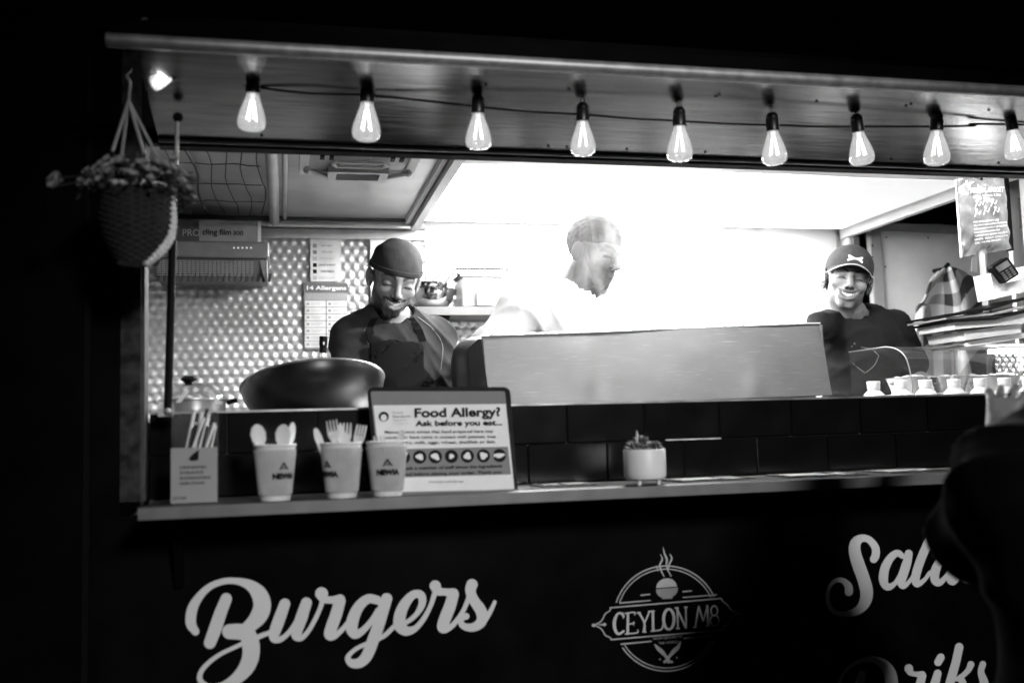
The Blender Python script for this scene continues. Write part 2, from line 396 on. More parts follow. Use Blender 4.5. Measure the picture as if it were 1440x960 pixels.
# ================================================================== SETTING
M_black = mat('black_gloss_panel', .0022, .45, var=.5, scale=6, spec=.03)
M_tile = mat('black_glazed_tile', .004, .16, var=.3, scale=9, bump=.05, bscale=8)
M_grout = mat('dark_grout', .05, .8, scale=60)
M_alu = mat('aluminium_skin', .135, .2, .95, var=.3, scale=5, stretch=(1, 9, 9), bump=.12, bscale=9)
M_trim = mat('aluminium_trim', .38, .42, .45, var=.25, scale=30)
M_steel = mat('brushed_steel', .62, .30, .9, var=.14, scale=7, stretch=(1, 1, 8), bump=.10, bscale=14)
M_dark = mat('dark_rubber', .006, .6, scale=40, spec=.1)
M_blackplastic = mat('black_plastic', .006, .5, scale=40, spec=.08)
M_white = mat('white_panel', .80, .5, var=.05, scale=8)
M_paper = mat('white_paper', .78, .7, var=.04, scale=30)
M_midpaper = mat('grey_print', .22, .7, var=.08, scale=30)
M_ink = mat('black_ink', .007, .6, spec=.1)
M_lightink = mat('faded_ink', .42, .7)
M_vinyl = mat('white_vinyl_lettering', .62, .5, var=.04, scale=12)
M_vinyl_shaded = mat('shaded_vinyl_lettering', .40, .5, var=.10, scale=12)  # dimmer white vinyl: the shadow over the emblem put into its colour
M_wood = mat('counter_laminate', .34, .35, var=.25, scale=9, stretch=(1, 6, 6), bump=.1)
M_shelf = mat('dark_counter_top', .03, .3, var=.4, scale=14, bump=.1)
M_led = mat('led_panel', .8, .5, emit=26)
M_brick = None

g = MB().box((-60, -40, -.3), (80, 60, 0)); tag(g.build('ground', mat('asphalt', .045, .75, var=.4, scale=14, bump=.4, bscale=60), None, False), kind='structure')
# street behind: two unlit brick buildings
def brickmat():
    m = bpy.data.materials.new('dark_brick'); m.use_nodes = True; N = m.node_tree.nodes; L = m.node_tree.links; p = N['Principled BSDF']; p.inputs['Roughness'].default_value = .85
    tc = N.new('ShaderNodeTexCoord'); mp = N.new('ShaderNodeMapping'); mp.inputs['Rotation'].default_value = (math.radians(90), 0, 0); L.new(tc.outputs['Object'], mp.inputs[0])
    b = N.new('ShaderNodeTexBrick'); b.inputs['Scale'].default_value = 1; b.inputs['Brick Width'].default_value = .22; b.inputs['Row Height'].default_value = .075; b.inputs['Mortar Size'].default_value = .006
    b.inputs['Color1'].default_value = (.10, .10, .10, 1); b.inputs['Color2'].default_value = (.17, .17, .17, 1); b.inputs['Mortar'].default_value = (.26, .26, .26, 1)
    L.new(mp.outputs[0], b.inputs[0]); L.new(b.outputs[0], p.inputs['Base Color']); bu = N.new('ShaderNodeBump'); bu.inputs['Distance'].default_value = .01; bu.invert = True; L.new(b.outputs['Fac'], bu.inputs['Height']); L.new(bu.outputs[0], p.inputs['Normal'])
    return m
M_brick = brickmat()
b1 = thing('brick_building', 'dark unlit brick building rising behind the right half of the food truck', 'building', (4.5, 7, 0))
m = MB().box((.75, 7.0, 0), (14, 12, 9)); m.build('wall', M_brick, b1, False)
for i in range(4):
    for zz in (4.4, 7.0):
        x = 2.6+i*2.9; w = MB().box((x, 6.97, zz), (x+1.1, 7.05, zz+1.5)).build('window', mat('dark_window', .02, .12), b1, False)
        MB().box((x-.06, 6.90, zz-.09), (x+1.16, 6.99, zz-.005)).build('sill', mat('stone_sill', .2, .8), w, False)
        MB().box((x+.52, 6.95, zz), (x+.57, 6.968, zz+1.5)).box((x, 6.95, zz+.73), (x+1.1, 6.966, zz+.78)).build('glazing_bar', mat('painted_bar', .12, .5), w, False)
b2 = thing('rendered_building', 'dark rendered building behind the left half of the food truck', 'building', (-3.5, 9.5, 0))
MB().box((-9, 9.5, 0), (.7, 14, 10)).build('wall', mat('dark_render', .14, .85, scale=3, bump=.3), b2, False)
m = MB(); m.slab([(-9.1, 9.3, 10), (.72, 9.3, 10), (.72, 14.2, 10), (-9.1, 14.2, 10)], (0, 0, .3)); m.build('roof', mat('slate', .06, .7), b2, False)

# ================================================================== FOOD TRUCK
ZC, ZL, YT = 1.217, 1.424, 0.30          # serving counter, top of the tiled ledge, face of the tiles
XL, XR, YB, ZCEI, ZF = -0.62, 2.62, 2.0, 2.27, 0.35
XO = -0.33                              # left edge of the serving opening
truck = thing('food_truck', 'black food truck with a lit serving hatch, tiled ledge and white script lettering', 'food truck', (0.9, 0.3, 0))
# lower outside panel, side of the body, roof, floor, chassis
PY = 0.24
MB().box((XL-.06, PY, ZF-.05), (3.3, PY+.03, ZC-.032)).build('side_panel', M_black, truck, False)
MB().box((XL-.06, PY+.002, ZC-.032), (XO-.045, PY+.03, 2.36)).build('side_panel', M_black, truck, False)
MB().box((-.455, PY-.012, ZF), (-.44, PY-.0005, 2.3)).build('panel_joint', mat('dark_joint_strip', .004, .5, spec=.05), truck, False)
MB().box((XL-.06, PY+.03, ZF-.05), (XL-.03, YB+.05, 2.36)).build('end_wall', M_black, truck, False)
MB().box((XL-.06, PY-.0, 2.36), (3.3, YB+.06, 2.40)).build('roof', mat('roof_skin', .004, .6, spec=.05), truck, False)
MB().box((XL-.03, PY+.03, ZF-.05), (3.3, YB+.05, ZF)).build('floor', mat('checker_floor', .2, .5), truck, False)
for x in (0.1, 2.5):
    w = MB(); w.lathe([(.0, 0), (.2, .0), (.31, .03), (.33, .08), (.33, .16), (.31, .2), (.2, .21)], 28, M=Matrix.Rotation(math.radians(90), 4, 'X'), c=(x, .55, .33))
    w = w.build('wheel', M_dark, truck)
    MB().lathe([(.0, 0), (.17, .0), (.19, .03)], 20, M=Matrix.Rotation(math.radians(90), 4, 'X'), c=(x, .57, .33)).build('rim', M_trim, w)
# black box of the neighbouring stall on the left, closed
st = thing('closed_stall', 'unlit closed stall standing in the dark left of the food truck', 'stall', (-1.6, 1.0, 0))
MB().box((-2.6, .9, 0), (-.95, 2.2, 1.86)).build('body', mat('dark_boards', .03, .7, scale=6, bump=.3), st, False)
for i in range(9): MB().box((-2.58+i*.18, .88, .1), (-2.42+i*.18, .9, 1.7)).build('board', mat('dark_boards', .03, .7), st, False)
MB().box((-2.66, .84, 1.86), (-.91, 2.25, 1.90)).build('roof', mat('dark_boards2', .05, .6), st, False)

# interior shell
q = MB(); hx = .0052; xs = np.arange(XL, XR, hx*1.15); zs = np.arange(1.0, ZCEI-.01, hx)
X, Z = np.meshgrid(xs, zs, indexing='ij'); px_, pz_ = .0400, .0345
row = np.round(Z/pz_); ox = (np.mod(row, 2))*.5*px_
dx = (np.mod(X-ox, px_)-px_/2)/px_; dz = (Z-row*pz_)/pz_
hgt = .0062*np.clip(1-np.abs(dx)*1.7-np.abs(dz+.10)*1.5, 0, 1)**.9 + .0012*np.sin(X*3.1+Z*5)
nx, nz = X.shape; V = np.stack([X, YB-hgt, Z], -1).reshape(-1, 3)
I = np.arange(nx*nz).reshape(nx, nz); Q = np.stack([I[:-1, :-1], I[1:, :-1], I[1:, 1:], I[:-1, 1:]], -1).reshape(-1, 4)
rawmesh('quilted_back_wall', [(V, Q)], mat('quilted_steel', .52, .36, .65, var=.2, scale=5, bump=.15, bscale=60), truck)
MB().box((XL, YB+.005, ZF), (XR, YB+.04, 2.36)).build('back_panel', M_white, truck, False)
MB().box((XL-.025, PY+.035, ZF), (XL-.0, YB, 2.36)).build('end_lining', mat('grey_lining', .4, .4, .5), truck, False)
M_ceil = mat('ceiling_steel', .50, .30, .55, var=.3, scale=4, bump=.12, bscale=5)
MB().box((XL, .33, ZCEI), (XR, YB, ZCEI+.03)).build('ceiling', M_ceil, truck, False)
_xs = at(575, 305, y=YB)[0]+.036
MB().box((_xs, .335, ZCEI-.004), (XR-.031, YB-.019, ZCEI-.0005)).build('ceiling_glare_sheet', mat('white_glare_sheet', .80, .5, var=.06, scale=3), truck, False)  # white sheet added so the ceiling right of the rail turns brighter
MB().box((XL, .30, 2.094), (3.3, .33, 2.36)).build('header', M_dark, truck, False)
m = MB(); m.tube([(XL, YB-.025, ZCEI-.022), (_xs+.03, YB-.025, ZCEI-.022)], .020, 12); m.build('cove_trim', M_steel, truck)
MB().box((XL, YB-.05, ZCEI-.006), (_xs+.03, YB-.002, ZCEI-.0)).build('cove_backing', mat('cove_dark', .10, .5), truck, False)
MB().box((XL, YB-.022, ZCEI-.085), (_xs+.03, YB-.008, ZCEI-.046)).build('wall_strip', mat('pale_strip', .62, .45, .2), truck, False)
# white vertical board where the quilted steel ends
p0 = at(520, 318, y=YB-.02); p1 = at(548, 318, y=YB-.02)
MB().box((p0[0], YB-.024, ZC), (p1[0]+.03, YB-.010, ZCEI-.088)).build('wall_board', M_white, truck, False)
# ceiling ribs running front to back
for k, (x, r) in enumerate(((at(383, 250, z=ZCEI-.02)[0], .021), (at(399, 250, z=ZCEI-.02)[0]+.004, .009))):
    m = MB(); m.tube([(x, .34, ZCEI-r*1.0), (x, YB-.05, ZCEI-r*1.0)], r, 14); m.build('ceiling_rib', M_steel, truck)
xr = at(575, 305, y=YB)[0]
m = MB(); m.box((xr, .335, ZCEI-.05), (xr+.035, YB-.046, ZCEI-.0005)); m.build('ceiling_rail', mat('rail_steel', .30, .35, .7), truck, False)
m = MB(); m.box((xr-.022, .335, ZCEI-.022), (xr-.004, YB-.046, ZCEI-.0006)); m.build('cable_duct', M_white, truck, False)
# roof light with frame and winding gear
vx0, vx1 = at(421, 236, z=ZCEI)[0], at(580, 240, z=ZCEI)[0]; vy1 = at(500, 241, z=ZCEI)[1]; vy0 = vy1-.42
rl = MB()
for a, b in (((vx0, vy0, 0), (vx0+.03, vy1, 0)), ((vx1-.03, vy0, 0), (vx1, vy1, 0)), ((vx0+.03, vy1-.03, 0), (vx1-.03, vy1, 0)), ((vx0+.03, vy0, 0), (vx1-.03, vy0+.03, 0))):
    rl.box((a[0], a[1], ZCEI-.016), (b[0], b[1], ZCEI-.0008))
rl = rl.build('roof_light', M_white, truck, False)
MB().box((vx0+.03, vy0+.03, ZCEI-.006), (vx1-.03, vy1-.03, ZCEI-.001)).build('pane', mat('roof_light_pane', .42, .25), rl, False)
cx = (vx0+vx1)/2
m = MB()
for a, b in (((cx-.10, vy1-.135), (cx+.10, vy1-.115)), ((cx-.10, vy1-.03), (cx+.10, vy1-.008)), ((cx-.10, vy1-.115), (cx-.072, vy1-.03)), ((cx+.072, vy1-.115), (cx+.10, vy1-.03))): m.box((*a, ZCEI-.040), (*b, ZCEI-.0185))
m.build('winder_frame', mat('winder_plastic', .55, .4), rl, False)
for sgn in (-1, 1):
    m = MB(); m.tube([(cx+sgn*.17, vy1-.10, ZCEI-.028), (cx+sgn*.10, vy1-.03, ZCEI-.028)], .008, 8); m.ball((cx+sgn*.17, vy1-.10, ZCEI-.028), .013, 10, 6); m.build('winder_arm', mat('winder_plastic', .55, .4), rl)
    for k in range(2): MB().box((cx+sgn*(.10+.03*k), vy1-.22, ZCEI-.012), (cx+sgn*(.10+.03*k)+.014, vy1-.18, ZCEI-.0065)).build('catch', M_dark, rl, False)
m = MB(); m.tube([(cx-.075, vy1-.17, ZCEI-.03), (cx-.09, vy1-.2, ZCEI-.03), (cx-.075, vy1-.23, ZCEI-.03), (cx+.075, vy1-.23, ZCEI-.03), (cx+.09, vy1-.2, ZCEI-.03), (cx+.075, vy1-.17, ZCEI-.03), (cx-.075, vy1-.17, ZCEI-.03)], .006, 8); m.build('handle', M_white, rl)
# net of thin dark wires sagging under the left of the ceiling
m = MB(); x0 = at(252, 250, z=ZCEI)[0]-.05; x1 = at(368, 250, z=ZCEI)[0]
for i in range(7):
    xx = x0+(x1-x0)*i/6; m.tube([(xx+.012*math.sin(j*1.1+i), .36+j*.15, ZCEI-.012-.01*math.sin(j*1.3+i)**2) for j in range(11)], .0022 if i != 2 else .0045, 5)
for j in range(6):
    m.tube([(x0+(x1-x0)*i/8, .55+j*.27+.01*math.sin(i*1.7+j), ZCEI-.011-.006*math.sin(i)**2) for i in range(9)], .0018, 5)
m.build('wire_net', mat('black_wire', .02, .5), truck)
# led panel widened to whiten the ceiling; unseen battens added behind the header as fill
lp = MB().box((.56, .97, ZCEI-.018), (2.56, 1.88, ZCEI-.0042)).build('ceiling_light', M_white, truck, False)
MB().box((.57, .98, ZCEI-.023), (2.55, 1.87, ZCEI-.0185)).build('diffuser', M_led, lp, False)
for (xa, xb) in ((1.02, 1.20), (1.85, 2.45)):
    lp = MB().box((xa, .34, ZCEI-.024), (xb, .42, ZCEI-.0052)).build('ceiling_light', M_white, truck, False)
    MB().box((xa+.01, .345, ZCEI-.029), (xb-.01, .415, ZCEI-.0245)).build('diffuser', mat('fill_batten_guard', .8, .5, emit=1600) if xa < 1.5 else mat('fill_batten', .8, .5, emit=80), lp, False)  # added fill battens: one brightens the guard's middle, one the woman's front
_nt = M_led.node_tree; _p = _nt.nodes['Principled BSDF']; _t = _nt.nodes.new('ShaderNodeTexCoord'); _s = _nt.nodes.new('ShaderNodeSeparateXYZ'); _m = _nt.nodes.new('ShaderNodeMapRange')
_nt.links.new(_t.outputs['Object'], _s.inputs[0]); _k = _nt.nodes.new('ShaderNodeMath'); _k.operation = 'MULTIPLY_ADD'; _k.inputs[1].default_value = -.7; _nt.links.new(_s.outputs[1], _k.inputs[0]); _nt.links.new(_s.outputs[0], _k.inputs[2]); _nt.links.new(_k.outputs[0], _m.inputs[0]); _m.interpolation_type = 'SMOOTHSTEP'      # emission fades rightwards to paint the soft falloff of the ceiling glow
for _i, _v in ((1, .45), (2, 1.38), (3, 34), (4, .62)): _m.inputs[_i].default_value = _v
_nt.links.new(_m.outputs[0], _p.inputs['Emission Strength'])
MB().box((_xs+.032, YB-.018, ZCEI-.30), (1.0195, YB-.0095, ZCEI-.005)).build('wall_glare_sheet', M_white, truck, False)  # white sheets added over the quilting to paint in the overexposed glare
MB().box((1.02, YB-.018, ZL-.05), (XR-.032, YB-.0095, ZCEI-.005)).build('wall_glare_sheet', M_white, truck, False)

# opening frame, left post
MB().box((XO-.045, PY-.004, ZC), (XO, YT+.02, 2.30)).build('frame_post', mat('weathered_post', .03, .6, 0, var=.8, scale=30, spec=.1), truck, False)
MB().box((XO+.0005, PY+.004, ZC), (XO+.008, YT+.012, 2.084)).build('frame_edge', mat('dull_edge', .05, .5, .5, var=.4, scale=30), truck, False)
# serving counter (drop shelf) in front of the tiles
MB().box((at(195, 718, y=0)[0], 0.0, ZC-.024), (3.3, YT-.012, ZC-.0005), bev=.003).build('serving_shelf', M_shelf, truck)
MB().box((at(195, 718, y=0)[0]-.001, -.004, ZC-.025), (3.3, -.0005, ZC+.0005)).build('shelf_edging', mat('metal_edging', .16, .4, .35, var=.12, scale=14), truck, False)
for x in (-.25,):
    m = MB(); m.slab([(x, .16, ZC-.033), (x, .22, ZC-.033), (x, .22, ZC-.2)], (.02, 0, 0)); m.build('shelf_bracket', M_black, truck, False)
# tiled ledge: backing, tiles one by one, metal trim
XE = at(1386, 575, y=YT)[0]
MB().box((XO+.013, YT, ZC-.03), (XE, YT+.10, ZL-.003)).build('ledge_core', M_grout, truck, False)
tw, th = .217, (ZL-ZC)/2
tm = MB().box((.0015, -.010, .0015), (tw-.0015, -.0004, th-.0015), bev=.0018); t0 = tm.build('tile', M_tile, truck); tme = t0.data
xg = at(1009, 590, y=YT)[0]; first = True
for rowi, off in ((1, 0.0), (0, .5)):
    k = math.floor((XO+.013-xg)/tw)-1
    while True:
        xa = xg+(k+off)*tw; xb = xa+tw; k += 1
        if xb < XO+.02: continue
        if xa > XE-.01: break
        z0 = ZC+rowi*th
        a, b = max(xa, XO+.013), min(xb, XE)
        if b-a < .012: continue
        if b-a > tw-.002:
            o = t0 if first else bpy.data.objects.new('tile', tme)
            if not first: C.objects.link(o); o.parent = truck; o.matrix_parent_inverse = PINV(truck)
            o.location = (xa, YT, z0); first = False
        else: MB().box((a+.0015, YT-.010, z0+.0015), (b-.0015, YT-.0004, z0+th-.0015), bev=.0018).build('tile', M_tile, truck)
MB().box((XO+.013, YT-.013, ZL-.0028), (XE+.003, YT+.10, ZL+.0025)).build('ledge_trim', mat('ledge_steel', .42, .3, .8, var=.5, scale=9), truck, False)
MB().box((at(934, 630, y=YT)[0], YT-.0125, ZC+th-.0022), (at(1012, 630, y=YT)[0], YT-.0105, ZC+th+.0016)).build('tile_spacer', mat('ledge_steel2', .6, .4, .3, var=.3, scale=40), truck, False)
# work surface behind the ledge
MB().box((XL, YT+.102, ZL-.06), (XR, .98, ZL-.02)).build('work_surface', M_steel, truck, False)
MB().box((XL, YT+.102, ZF), (XR, .9, ZL-.061)).build('base_cupboard', mat('cupboard', .3, .5), truck, False)
# dark step at the right end of the ledge
MB().box((XE+.004, YT-.02, ZC), (XE+.5, YT+.3, ZL-.03)).build('till_shelf', M_black, truck, False)
pp = at(1396, 585, y=YT-.02)
MB().box((pp[0], YT-.024, ZC+.11), (pp[0]+.05, YT-.0205, ZC+.185)).build('price_label', M_paper, truck, False)

# ------ raised hatch
H0 = vec((0, .325, EYE+.731)); H1 = vec((0, -.15, EYE+.816))
hd = nrm(H1-H0); hn = np.array([0, -hd[2], hd[1]]) if hd[1] < 0 else np.array([0, -hd[2], hd[1]])
if hn[2] > 0: hn = -hn                                   # points down, towards the street
HL, HR = at(150, 60, y=-.15)[0], 3.3; hl = np.linalg.norm(H1-H0)
def hp(x, s, off=0): return vec((x, 0, 0))+H0+hd*s*hl+hn*off
hat = MB(); hat.slab([hp(HL+.05, 0), hp(HR, 0), hp(HR, 1), hp(HL+.05, 1)], -hn*.03); hat = hat.build('hatch', M_alu, truck, False)
# lining sheets and their seams
for (s0, s1) in ((0, .02), ):
    m = MB(); m.slab([hp(HL+.05, s0, .0006), hp(HR, s0, .0006), hp(HR, s1+.035, .0006), hp(HL+.05, s1+.035, .0006)], hn*.014); m.build('hinge_strip', M_dark, hat, False)
m = MB(); m.tube([hp(HL+.05, .075, .006), hp(HR, .075, .006)], .005, 8); m.build('seal', mat('seal_grey', .16, .4, .4), hat)
for xx in (HL+2.9,):
    m = MB(); m.slab([hp(xx, .09, .0004), hp(xx+.004, .09, .0004), hp(xx+.004, .94, .0004), hp(xx, .94, .0004)], hn*.0012); m.build('sheet_seam', mat('seam_dark', .12, .5), hat, False)
m = MB(); m.tube([hp(HL, 1.0, .004), hp(HR, 1.0, .006)], .0155, 12); m.build('edge_trim', M_trim, hat)
m = MB(); m.slab([hp(HL-.01, 1.0, -.006), hp(HR, 1.0, -.006), hp(HR, 1.045, -.006), hp(HL-.01, 1.045, -.006)], -hn*.028); m.build('outer_edge', M_black, hat, False)
rv = MB().ball((0, 0, 0), (.0042, .0042, .0022), 8, 4).build('rivet', M_dark, hat); rme = rv.data; fi = True
spots = [(at(*q, y=-.02)[0], .78) for q in ((680, 110), (795, 110), (1000, 122), (1140, 130), (1265, 140), (1380, 145))]+[(at(x, 200, y=.26)[0], .15) for x in (368, 520, 660, 770, 796, 880, 990, 1100, 1250, 1330, 1400)]+[(at(x, 125, y=-.02)[0], .80) for x in (1003, 1268)]
for (x, s) in spots:
    o = rv if fi else bpy.data.objects.new('rivet', rme)
    if not fi: C.objects.link(o); o.parent = hat
    fi = False; o.location = hp(x, s, .0012)
# gas strut from the post to the hatch
A = at(236, 578, y=.20); B = at(243, 338, y=.17); D_ = at(250, 165, y=.12)
gs = MB().tube([A, B], .0095, 12).build('gas_strut', M_blackplastic, truck)
MB().tube([B, D_], .0052, 10).build('rod', M_trim, gs)
MB().ball(D_, .012, 10, 6).build('ball_joint', M_dark, gs)
m = MB(); m.box(tuple(A-vec((.022, .004, .012))), tuple(A+vec((.012, .012, .004)))); m.ball(A+vec((0, -.006, 0)), .009, 10, 6); m.build('strut_bracket', M_trim, gs)
# bent bar under the left of the hatch
P = [at(236, 96, y=.02), at(262, 92, y=.03), at(281, 96, y=.04), at(289, 106, y=.05), at(290, 120, y=.05)]
m = MB(); m.tube([P[0]+vec((0, 0, .0))]+P, .0052, 10); m.ball(P[-1], .0075, 10, 6); m.build('hatch_catch', mat('catch_steel', .3, .3, .8), hat)
# loose wires lying on the hatch edge
for (a, b, c) in (((192, 38), (200, 33), (208, 40)), ((196, 30), (205, 26), (209, 36)), ((165, 42), (180, 38), (190, 42))):
    MB().tube(smoothpath([at(*a, y=-.16), at(*b, y=-.155), at(*c, y=-.16)]), .0013, 5).build('loose_wire', M_trim, hat)

# ------ lettering on the side panel, traced on the panel plane
def panelmap(ox, oy, sc):
    def f(u, v, L): 
        p = at(ox+u/sc, oy+v/sc, y=PY); return (p[0], PY-L, p[2])
    return f
f1 = panelmap(220, 740, 2.769)
burg = [
 [(152,408,30),(134,375,40),(140,320,40),(165,275,32),(205,235,26),(260,213,24),(315,212,26),(365,228,42),(400,262,62),(412,305,68),(400,345,66),(372,378,54),(345,398,44)],
 [(352,405,60),(366,450,68),(368,500,66),(350,548,60),(310,592,46),(255,620,30),(205,622,22),(172,600,22),(172,568,20),(200,532,18),(250,495,16),(320,462,16),(345,448,16)],
 [(285,408,58),(320,408,62),(352,412,60)],
 [(375,440,16),(405,425,20),(440,412,18),(460,398,20)],
 [(272,280,44),(250,335,48),(228,400,50),(208,452,46)],
 [(500,300,42),(480,355,46),(462,405,44),(457,432,34),(475,440,24),(502,425,20),(528,395,18),(552,355,18)],
 [(584,296,42),(566,350,46),(548,400,44),(545,425,36),(565,432,22),(592,405,18),(618,360,18),(640,310,18),(648,275,20)],
 [(643,260,50),(652,280,34),(680,285,28),(715,283,40)],
 [(714,288,44),(700,340,46),(682,390,46),(674,420,42),(692,425,26),(718,405,20),(745,375,20)],
 [(858,285,34),(825,280,36),(792,305,40),(768,350,46),(760,395,46),(775,418,36),(805,402,26),(838,365,22),(862,325,20)],
 [(896,280,44),(880,330,46),(862,390,46),(840,450,46),(820,500,44),(795,527,40),(765,532,34),(746,516,24),(752,496,18),(785,470,16),(835,448,18),(885,425,18),(925,388,18)],
 [(856,286,30),(862,290,26)],
 [(930,385,18),(975,370,18),(1012,340,20),(1034,300,28),(1030,266,32),(1000,264,32),(968,298,40),(948,345,46),(948,385,46),(972,405,38),(1008,395,24),(1042,355,20),(1068,305,18),(1082,262,20)],
 [(1085,230,44),(1096,250,34),(1125,254,28),(1156,258,38)],
 [(1156,262,42),(1142,310,46),(1122,360,46),(1114,392,42),(1136,395,24),(1165,370,20),(1195,325,18),(1215,275,18),(1222,245,20)],
 [(1228,225,44),(1222,250,40),(1235,285,40),(1262,325,44),(1268,360,42),(1248,385,36),(1215,392,30),(1188,380,24),(1190,358,18),(1205,348,26)],
 [(1245,388,24),(1275,365,22),(1300,328,18),(1317,292,14)]]
m = MB(); brush_mesh(m, burg, f1); tag(m.build('lettering', M_vinyl, truck, False), 'white script word Burgers')
f2 = panelmap(1100, 700, 3.691)
sal = [
 [(345,485,44),(342,455,40),(315,428,28),(280,426,22),(248,455,18),(235,500,20),(240,550,20),(275,592,24),(335,600,30),(395,580,44),(430,535,60),(437,480,66),(420,415,66),(395,345,66),(376,280,62),(380,232,56),(410,208,40),(450,215,36),(482,255,40),(484,295,42),(474,316,40)],
 [(622,300,28),(598,284,34),(565,305,40),(535,355,46),(524,410,48),(530,445,42),(552,460,36),(585,440,24),(612,395,22),(632,335,22)],
 [(655,288,42),(645,340,46),(626,400,46),(616,440,40),(630,456,28),(660,430,20),(690,385,20)],
 [(800,105,34),(780,170,42),(755,230,44),(725,300,46),(700,370,46),(690,420,44),(700,445,34),(735,425,22),(765,385,20)],
 [(880,305,28),(850,298,34),(815,330,42),(792,380,48),(792,425,44),(815,438,34),(850,405,24),(885,350,22)],
 [(912,278,42),(900,330,46),(882,385,46),(870,422,40),(888,436,28),(915,410,20),(940,365,18)],
 [(1035,295,28),(1005,288,34),(970,320,42),(947,370,48),(947,412,44),(970,426,34),(1005,395,24),(1040,340,22)],
 [(1130,100,34),(1105,190,44),(1070,280,46),(1040,360,46),(1025,405,40),(1043,420,26),(1080,390,20),(1110,340,18)],
 [(1140,245,44),(1137,275,36),(1158,315,40),(1175,355,40),(1155,400,34),(1123,415,22),(1105,395,16)],
 [(1155,405,20),(1190,375,18),(1215,330,14)]]
m = MB(); brush_mesh(m, sal, f2); tag(m.build('lettering', M_vinyl, truck, False), 'white script word Salads')
dri = [
 [(300,1010,20),(296,960,18),(320,905,16),(365,862,20),(425,838,26),(490,840,38),(540,875,56),(564,930,66),(562,1000,66),(530,1070,60),(470,1120,40),(410,1130,24)],
 [(412,915,46),(395,985,50),(372,1060,48),(360,1100,40)],
 [(656,883,46),(665,905,30),(690,912,26),(725,915,38)],
 [(726,920,42),(708,985,46),(692,1050,46),(700,1080,30),(730,1060,20),(770,1010,18)],
 [(822,825,40),(808,850,40)],
 [(806,908,40),(790,965,46),(772,1030,46),(780,1070,30),(815,1050,20),(850,990,18)],
 [(917,772,44),(900,850,44),(880,920,46),(858,1000,46),(842,1070,44)],
 [(978,862,36),(965,890,30),(935,920,26),(905,938,24)],
 [(925,930,34),(942,985,42),(938,1050,44),(960,1070,26),(1000,1040,18)],
 [(1040,860,34),(1030,900,34),(1045,950,44),(1055,1010,44),(1030,1060,36),(1000,1075,24)]]
m = MB(); brush_mesh(m, dri, f2); tag(m.build('lettering', M_vinyl, truck, False), 'white script word Driks')
# round emblem with a banner
f3 = panelmap(800, 740, 4.365)
def arc(cx, cy, r, a0, a1, w, n=24): return [(cx+r*math.cos(math.radians(a)), cy+r*math.sin(math.radians(a)), w) for a in np.linspace(a0, a1, n)]
emb = [arc(597, 563, 322, 198, 335, 7), arc(597, 563, 303, 199, 334, 6), arc(597, 563, 322, 26, 146, 7), arc(597, 563, 303, 27, 147, 6),
 [(312,468,8),(498,452,7)], [(700,434,7),(905,417,7)], [(442,420,9),(496,415,8)], [(700,398,8),(752,393,7)],
 [(252,497,8),(930,440,7)], [(258,692,8),(945,634,7)], [(320,720,8),(504,702,7)], [(706,684,8),(880,668,6)],
 [(255,498,9),(250,515,7),(222,535,7),(208,562,7),(190,585,7),(160,600,6)], [(258,690,9),(250,678,7),(222,665,7),(208,640,7),(190,620,7),(160,606,6)],
 [(150,604,20),(151,604,20)], [(180,601,4),(205,600,10),(218,599,20)],
 [(935,440,8),(942,456,6),(970,478,6),(985,500,6),(1005,516,6),(1030,528,6)], [(945,634,8),(950,616,6),(975,592,6),(990,570,6),(1008,548,6),(1032,534,6)], [(1040,530,16),(1041,530,16)],
 [(577,128,4),(585,165,9),(600,200,12),(597,230,9),(604,262,8),(626,304,5)], [(562,172,4),(572,200,9),(556,235,10),(565,270,9),(583,306,5)], [(618,168,4),(630,195,10),(612,235,10),(610,262,6)], [(534,238,3),(542,258,7),(545,272,4)],
 [(526,722,8),(545,745,22),(568,765,26),(590,790,18),(612,822,14),(630,828,16)], [(682,706,8),(668,738,22),(645,760,26),(620,788,18),(600,815,14),(585,828,16)],
 [(608,800,20),(608,830,16)], [(556,812,9),(557,812,9)], [(660,802,9),(661,802,9)]]
m = MB(); stroke_mesh(m, emb, f3, lift=.00006, sm=3)
bowl = [(534, 383), (536, 405), (550, 425), (570, 436), (572, 444), (634, 440), (634, 431), (655, 415), (666, 395), (668, 372)]
rice = [(535, 376), (540, 352), (556, 332), (580, 319), (608, 316), (636, 324), (654, 342), (664, 366)]
m.slab([f3(*q, .0009) for q in rice], (0, -.0003, 0)); m.build('emblem', mat('shaded_emblem_vinyl', .42, .5, var=.2, scale=8), truck, False)  # emblem vinyl dimmed to paint the shadow lying on it
m = MB(); m.slab([f3(*q, .0009) for q in bowl], (0, -.0004, 0)); m.build('emblem_bowl', mat('emblem_grey', .25, .5), truck, False)
def serif(x, y): return [(x-8, y, 9), (x+8, y-1, 9)]
cey = [[(335,548,14),(318,530,12),(295,538,14),(278,585,20),(284,635,18),(305,658,14),(335,640,12)], [(332,528,6),(334,560,6)],
 [(362,530,14),(360,655,16)], [(345,532,8),(402,524,8),(404,540,6)], [(362,598,8),(396,592,8),(398,582,5)], [(398,604,5),(396,592,5)], [(346,657,8),(418,650,8),(422,632,6)],
 [(430,528,12),(462,588,12),(461,640,16)], [(494,520,9),(464,588,9)], serif(428,528), serif(496,520), serif(462,645),
 [(514,520,14),(516,636,16)], serif(514,518), [(504,640,8),(565,630,10),(576,600,8)],
 arc(612,568,50,0,360,1) , [(660,498,10),(716,618,14)], [(664,505,12),(668,622,10)], [(716,496,9),(718,618,9)], serif(660,498), serif(716,494), serif(668,624),
 [(794,490,9),(774,614,10)], [(795,490,11),(822,576,11)], [(848,486,8),(824,576,8)], [(847,486,13),(853,606,14)], serif(772,616), serif(850,608)]
